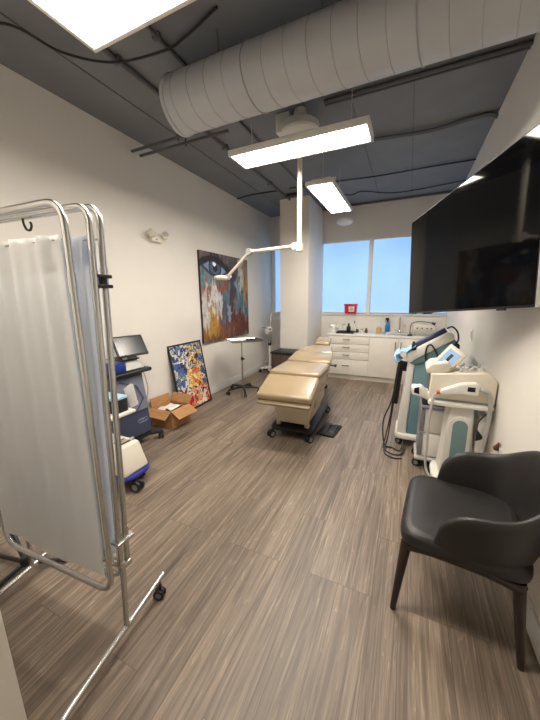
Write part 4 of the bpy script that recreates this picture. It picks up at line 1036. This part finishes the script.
# ------------------------------------------------------------------ cart carrying the cream laser unit
t = thing('laser_cart', 'white pedestal cart with teal arched inset, carrying the cream laser unit', 'medical cart', (.42, 2.8, 0))
K0, K1 = 2.64, 2.88
obj('base', MB().prism([(.30, K0 - .06), (.62, K0 - .06), (.635, K0), (.635, K1), (.30, K1), (.28, K1 - .06), (.28, K0)], 'Z', .075, .125, .012), M['white'], t)
for x, y in ((.32, K0 - .03), (.59, K0 - .03), (.32, K1 - .05), (.59, K1 - .05)): caster(t, x, y, .034, R(160), height=.085)
pz1 = .745
obj('pedestal', MB().hexa([(.33, K0, .125), (.56, K0, .125), (.56, K1, .125), (.33, K1, .125)], [(.36, K0, pz1), (.53, K0, pz1), (.53, K1, pz1), (.36, K1, pz1)], .02, 3), M['white'], t)
def arch(w, z0, z1, cx, n=12):
    return [(cx - w, z0), (cx + w, z0)] + [(cx + w * math.cos(PI * k / n), z1 - w + w * math.sin(PI * k / n)) for k in range(n + 1)]
obj('arch_trim', MB().prism(arch(.082, .16, .66, .445), 'Y', K0 - .012, K0 + .01, .006), M['white'], t)
plabel(obj('inset', MB().prism(arch(.052, .16, .63, .445), 'Y', K0 - .016, K0 - .011), M['teal2'], t), 'teal arched inset')
obj('shelf', MB().prism([(.20, K0 - .06), (.62, K0 - .06), (.645, K0 - .03), (.645, K1 + .03), (.20, K1 + .03)], 'Z', .745, .778, .01), M['white'], t)
obj('side_pod', MB().box(.565, .635, K0 + .02, K1 - .02, .35, .68, .02, 3), M['white'], t)
# U handle at the shelf's front
hm = MB(); hm.tube(fillet([(0.235, K0 - .0, 0.770), (0.090, K0 - .0, 0.825), (0.090, K1 - .02, 0.825), (0.235, K1 - .02, 0.770)], .05), .017, 10)
obj('handle', hm, M['white'], t)
hm = MB(); hm.hexa([(0.075, K0 - .03, 0.800), (0.235, K0 - .03, 0.765), (0.235, K0 + .05, 0.765), (0.075, K0 + .05, 0.800)], [(0.070, K0 - .03, 0.870), (0.145, K0 - .03, 0.895), (0.145, K0 + .05, 0.895), (0.070, K0 + .05, 0.870)], .02, 3)
ho = obj('handle_grip', hm, M['white'], t)
obj('grip_slot', MB().hexa([(0.093, K0 - .033, 0.825), (0.133, K0 - .033, 0.815), (0.133, K0 - .028, 0.815), (0.093, K0 - .028, 0.825)], [(0.093, K0 - .033, 0.865), (0.127, K0 - .033, 0.875), (0.127, K0 - .028, 0.875), (0.093, K0 - .028, 0.865)], .002), M['screendark'], ho)
t4 = thing('laser_unit', 'cream tabletop laser unit with tilted blue screen on the white pedestal cart', 'medical device', (.42, 2.8, .778))
t4.matrix_world = Matrix.Translation((.425, 2.8, .778)); MW[t4.name] = Matrix.Translation((.42, 2.8, .748))
obj('body', MB().prism([(.215, .7485), (.64, .7485), (.642, .93), (.60, .985), (.56, 1.0), (.20, .965), (.195, .80)], 'Y', K0 - .02, K1 + .03, .014, 3), M['cream'], t4)
obj('feet_skirt', MB().box(.225, .63, K0 - .024, K1 + .03, .752, .768), M['grey'], t4)
gv = MB(); gv.hexa([(.190, K0 + .01, .81), (.20, K0 + .01, .81), (.20, K1 + .01, .81), (.190, K1 + .01, .81)], [(.193, K0 + .01, .945), (.203, K0 + .01, .945), (.203, K1 + .01, .945), (.193, K1 + .01, .945)], .003)
plabel(obj('front_grille', gv, mat('brown_grey_grille', (92, 82, 78), .6), t4), 'dark front grille')
obj('nose', MB().prism([(.17, .955), (.33, .985), (.32, 1.06), (.20, 1.04), (.165, 1.0)], 'Y', K0 + .0, K1 + .02, .012, 3), M['cream'], t4)
TS = Matrix.Translation((.315, K0 + .12, 1.085)) @ Matrix.Rotation(R(-38), 4, 'Z') @ Matrix.Rotation(R(-38), 4, 'X') @ Matrix.Rotation(R(-26), 4, 'Y')
TS = Matrix.Translation((.315, K0 + .08, 1.062)) @ Matrix.Rotation(R(-22), 4, 'Z') @ Matrix.Rotation(R(-20), 4, 'X') @ Matrix.Rotation(R(33), 4, 'Y')
sc_ = obj('screen_housing', MB().box(-.075, .075, -.015, .02, -.115, .115, .01, T=TS), M['cream'], t4)
obj('display', MB().box(-.05, .05, -.0175, -.0148, -.085, .085, T=TS), M['screen'], sc_)
obj('display_mark', MB().box(-.012, .012, -.0185, -.0174, -.055, .055, T=TS), M['screendark'], sc_)
obj('screen_neck', MB().box(.28, .37, K0 + .06, K0 + .2, .98, 1.07, .015), M['cream'], t4)
rl = MB()
for k in range(3):
    rl.tube([(.40 + .06 * k, K0 + .02, 1.0 + .0), (.42 + .06 * k, K0 + .02, 1.025), (.44 + .06 * k, K0 + .16, 1.025), (.42 + .06 * k, K0 + .2, .995)], .008, 8)
obj('cradle', rl, M['lgrey'], t4)
# handpiece on the near flank
gy = K0 - .055
g = obj('handpiece', MB().prism([(.265, .825), (.30, .812), (.42, .835), (.47, .83), (.515, .83), (.525, .905), (.50, .93), (.44, .925), (.40, .915), (.30, .865), (.27, .85)], 'Y', gy - .025, gy + .035, .012, 3), M['white'], t4)
obj('handpiece_window', MB().box(.445, .495, gy - .028, gy - .024, .862, .898, .002), M['screendark'], g)
tp = MB(); tp.cyl((.30, gy, .842), (.245, gy, .822), .02, .014, 12); plabel(obj('handpiece_tip', tp, M['redtip'], g), 'red-brown tip')
hz = MB(); hz.tube(spline([(.25, gy, .822), (.225, gy - .02, .78), (.215, gy - .03, .6), (.215, gy - .03, .4), (.22, gy - .05, .2), (.27, gy - .08, .13), (.36, gy - .06, .14)], 8), .010, 8); plabel(obj('hose', hz, M['lgrey'], t4), 'pale grey hose')
hz = MB(); hz.tube(spline([(.52, gy, .88), (.56, gy - .01, .87), (.60, gy, .82), (.605, gy - .0, .6), (.58, gy - .02, .35), (.55, gy - .03, .18), (.44, gy - .05, .15)], 8), .016, 8); plabel(obj('hose', hz, M['lgrey'], t4), 'thick grey hose')
dg = MB(); dg.prism([(.545, .56), (.60, .49), (.545, .46)], 'Y', K0 - .045, K0 - .03, .003); dg.tube(spline([(.545, K0 - .04, .54), (.55, K0 - .04, .62), (.60, K0 - .04, .70)], 6), .005, 6)
plabel(obj('cable_tag', dg, M['cable_dark'], t4), 'dark triangular tag on a cable')

# ------------------------------------------------------------------ armchair
th_ = R(-5.5)
AW = Matrix.Translation((.042, 1.404, 0)) @ Matrix.Rotation(th_, 4, 'Z')
t = thing('armchair', 'black leather tub armchair with dark wood legs in right foreground', 'chair', None, AW)
D_, Wd = .53, .565
def leg(tip, top, r0, r1):
    pts = [V(top).lerp(V(tip), k / 6) for k in range(7)]
    return MB().tube(pts, lambda k: r0 + (r1 - r0) * k, 12)
tips = [((0, 0, 0), (.035, .022, .405)), ((0, Wd, 0), (.035, Wd - .022, .405)), ((.525, .0, 0), (.475, .03, .405)), ((.525, Wd, 0), (.475, Wd - .03, .405))]
for a, b in tips: obj('leg', leg(a, b, .026, .014), M['darkwood'], t, local=True)
ap = MB()
for y in (.018, Wd - .018):
    ap.tube(spline([(.03, y, .385), (.15, y, .40), (.36, y, .398), (.485, y, .375)], 6), .021, 10)
for x in (.03, .485):
    ap.tube([(x, .02, .388), (x, Wd - .02, .388)], .02, 10)
obj('seat_rail', ap, M['darkwood'], t, local=True)
def seatf(u, v):
    a = 2 * PI * u
    n_ = 6.5
    cx_, sy_ = math.cos(a), math.sin(a)
    ex = abs(cx_) ** (2 / n_) * (1 if cx_ >= 0 else -1); ey = abs(sy_) ** (2 / n_) * (1 if sy_ >= 0 else -1)
    prof = [(.90, .412), (.99, .420), (1.0, .44), (.985, .468), (.93, .485), (.6, .488), (.3, .482), (.001, .48)]
    q = v * (len(prof) - 1); i = min(int(q), len(prof) - 2); f_ = q - i
    r_ = prof[i][0] * (1 - f_) + prof[i + 1][0] * f_; z_ = prof[i][1] * (1 - f_) + prof[i + 1][1] * f_
    fr_ = max(0, -ex * r_)
    return (.262 + .268 * ex * r_, Wd / 2 + .297 * ey * r_ * (1 + .02 * fr_), z_ - .012 * fr_ ** 3)
obj('seat', MB().grid(seatf, 48, 21), M['leather'], t, local=True, angle=60)
def plan(s_):
    """U-shaped plan, s_ 0..1 from near arm front round the back to far arm front; returns x,y"""
    xs, xc, rr = .15, .30, .27
    La = xc - xs; Lb = PI * rr * .98; tot = 2 * La + Lb; d = s_ * tot
    hy = Wd / 2
    if d < La: return xs + d, hy - .29
    if d > La + Lb: return xc - (d - La - Lb), hy + .29
    a = -PI / 2 + PI * (d - La) / Lb
    cx_, sy_ = math.cos(a), math.sin(a); n_ = 2.7
    return xc + .255 * abs(cx_) ** (2 / n_), hy + .29 * abs(sy_) ** (2 / n_) * (1 if sy_ >= 0 else -1)
def top_z(s_):
    k = abs(s_ - .5) * 2          # 1 at arm fronts, 0 at the back
    z = .658 + .045 * ss(.95, .55, k) + .135 * ss(.64, .14, k)
    return z
def shell(u, v):
    s_ = u
    x, y = plan(s_); x2, y2 = plan(min(1, s_ + .002)); x1, y1 = plan(max(0, s_ - .002))
    tx, ty = x2 - x1, y2 - y1; L_ = math.hypot(tx, ty); nx, ny = ty / L_, -tx / L_      # outward
    tz = top_z(s_); bz_ = .425
    e = min(s_, 1 - s_); ro = ss(0, .045, e)       # rounds the arm fronts
    tz = bz_ + (tz - bz_) * (.30 + .70 * math.sqrt(max(0, 1 - (1 - min(1, e / .105)) ** 2)))
    T_ = .024 * (.55 + .45 * ro)
    # closed cross-section: outer bottom -> outer top -> over -> inner bottom
    q = v * 2 * PI
    cs = math.cos(q); sn_ = math.sin(q); n_ = 5
    off = abs(cs) ** (2 / 2.2) * (1 if cs >= 0 else -1) * T_
    zz = (abs(sn_) ** (2 / n_) * (1 if sn_ >= 0 else -1)) * .5 + .5
    z = bz_ + (tz - bz_) * zz
    flare = -.022 + .05 * ((z - .425) / .28)
    return (x + nx * (off + flare), y + ny * (off + flare), z)
sh = MB(); sh.grid(shell, 72, 32)
for uu in (0, 1):
    pts = [shell(uu, k / 32) for k in range(32)]
    sh._add(pts, [list(range(32))])
bmesh.ops.remove_doubles(sh.bm, verts=sh.bm.verts, dist=.0004)
obj('backrest', sh, M['leather'], t, local=True, angle=70)

# ------------------------------------------------------------------ world, camera, view
w = bpy.data.worlds.new('daylight'); bpy.context.scene.world = w; w.use_nodes = True
bg = w.node_tree.nodes['Background']; bg.inputs['Color'].default_value = (.55, .75, 1, 1); bg.inputs['Strength'].default_value = .6
cam = bpy.data.cameras.new('camera'); co = bpy.data.objects.new('camera', cam); C.objects.link(co)
cam.sensor_fit = 'VERTICAL'; cam.sensor_height = 36; cam.lens = 296.34 * 36 / 720
cam.clip_start = .02
yaw, pit, rol = R(24.858), R(11.826), R(-.6665)
fw = V((-math.sin(yaw) * math.cos(pit), math.cos(yaw) * math.cos(pit), -math.sin(pit)))
r0 = V((math.cos(yaw), math.sin(yaw), 0)); u0 = r0.cross(fw)
rr = r0 * math.cos(rol) + u0 * math.sin(rol); uu = u0 * math.cos(rol) - r0 * math.sin(rol)
co.matrix_world = Matrix(((rr.x, uu.x, -fw.x, 0), (rr.y, uu.y, -fw.y, 0), (rr.z, uu.z, -fw.z, 1.6), (0, 0, 0, 1)))
sc = bpy.context.scene; sc.camera = co
sc.view_settings.view_transform = 'Standard'; sc.view_settings.look = 'None'; sc.view_settings.gamma = 1
sc.view_settings.use_curve_mapping = False; sc.view_settings.exposure = .53
sc.cycles.max_bounces = 10; sc.cycles.diffuse_bounces = 6
sc.cycles.use_denoising = True
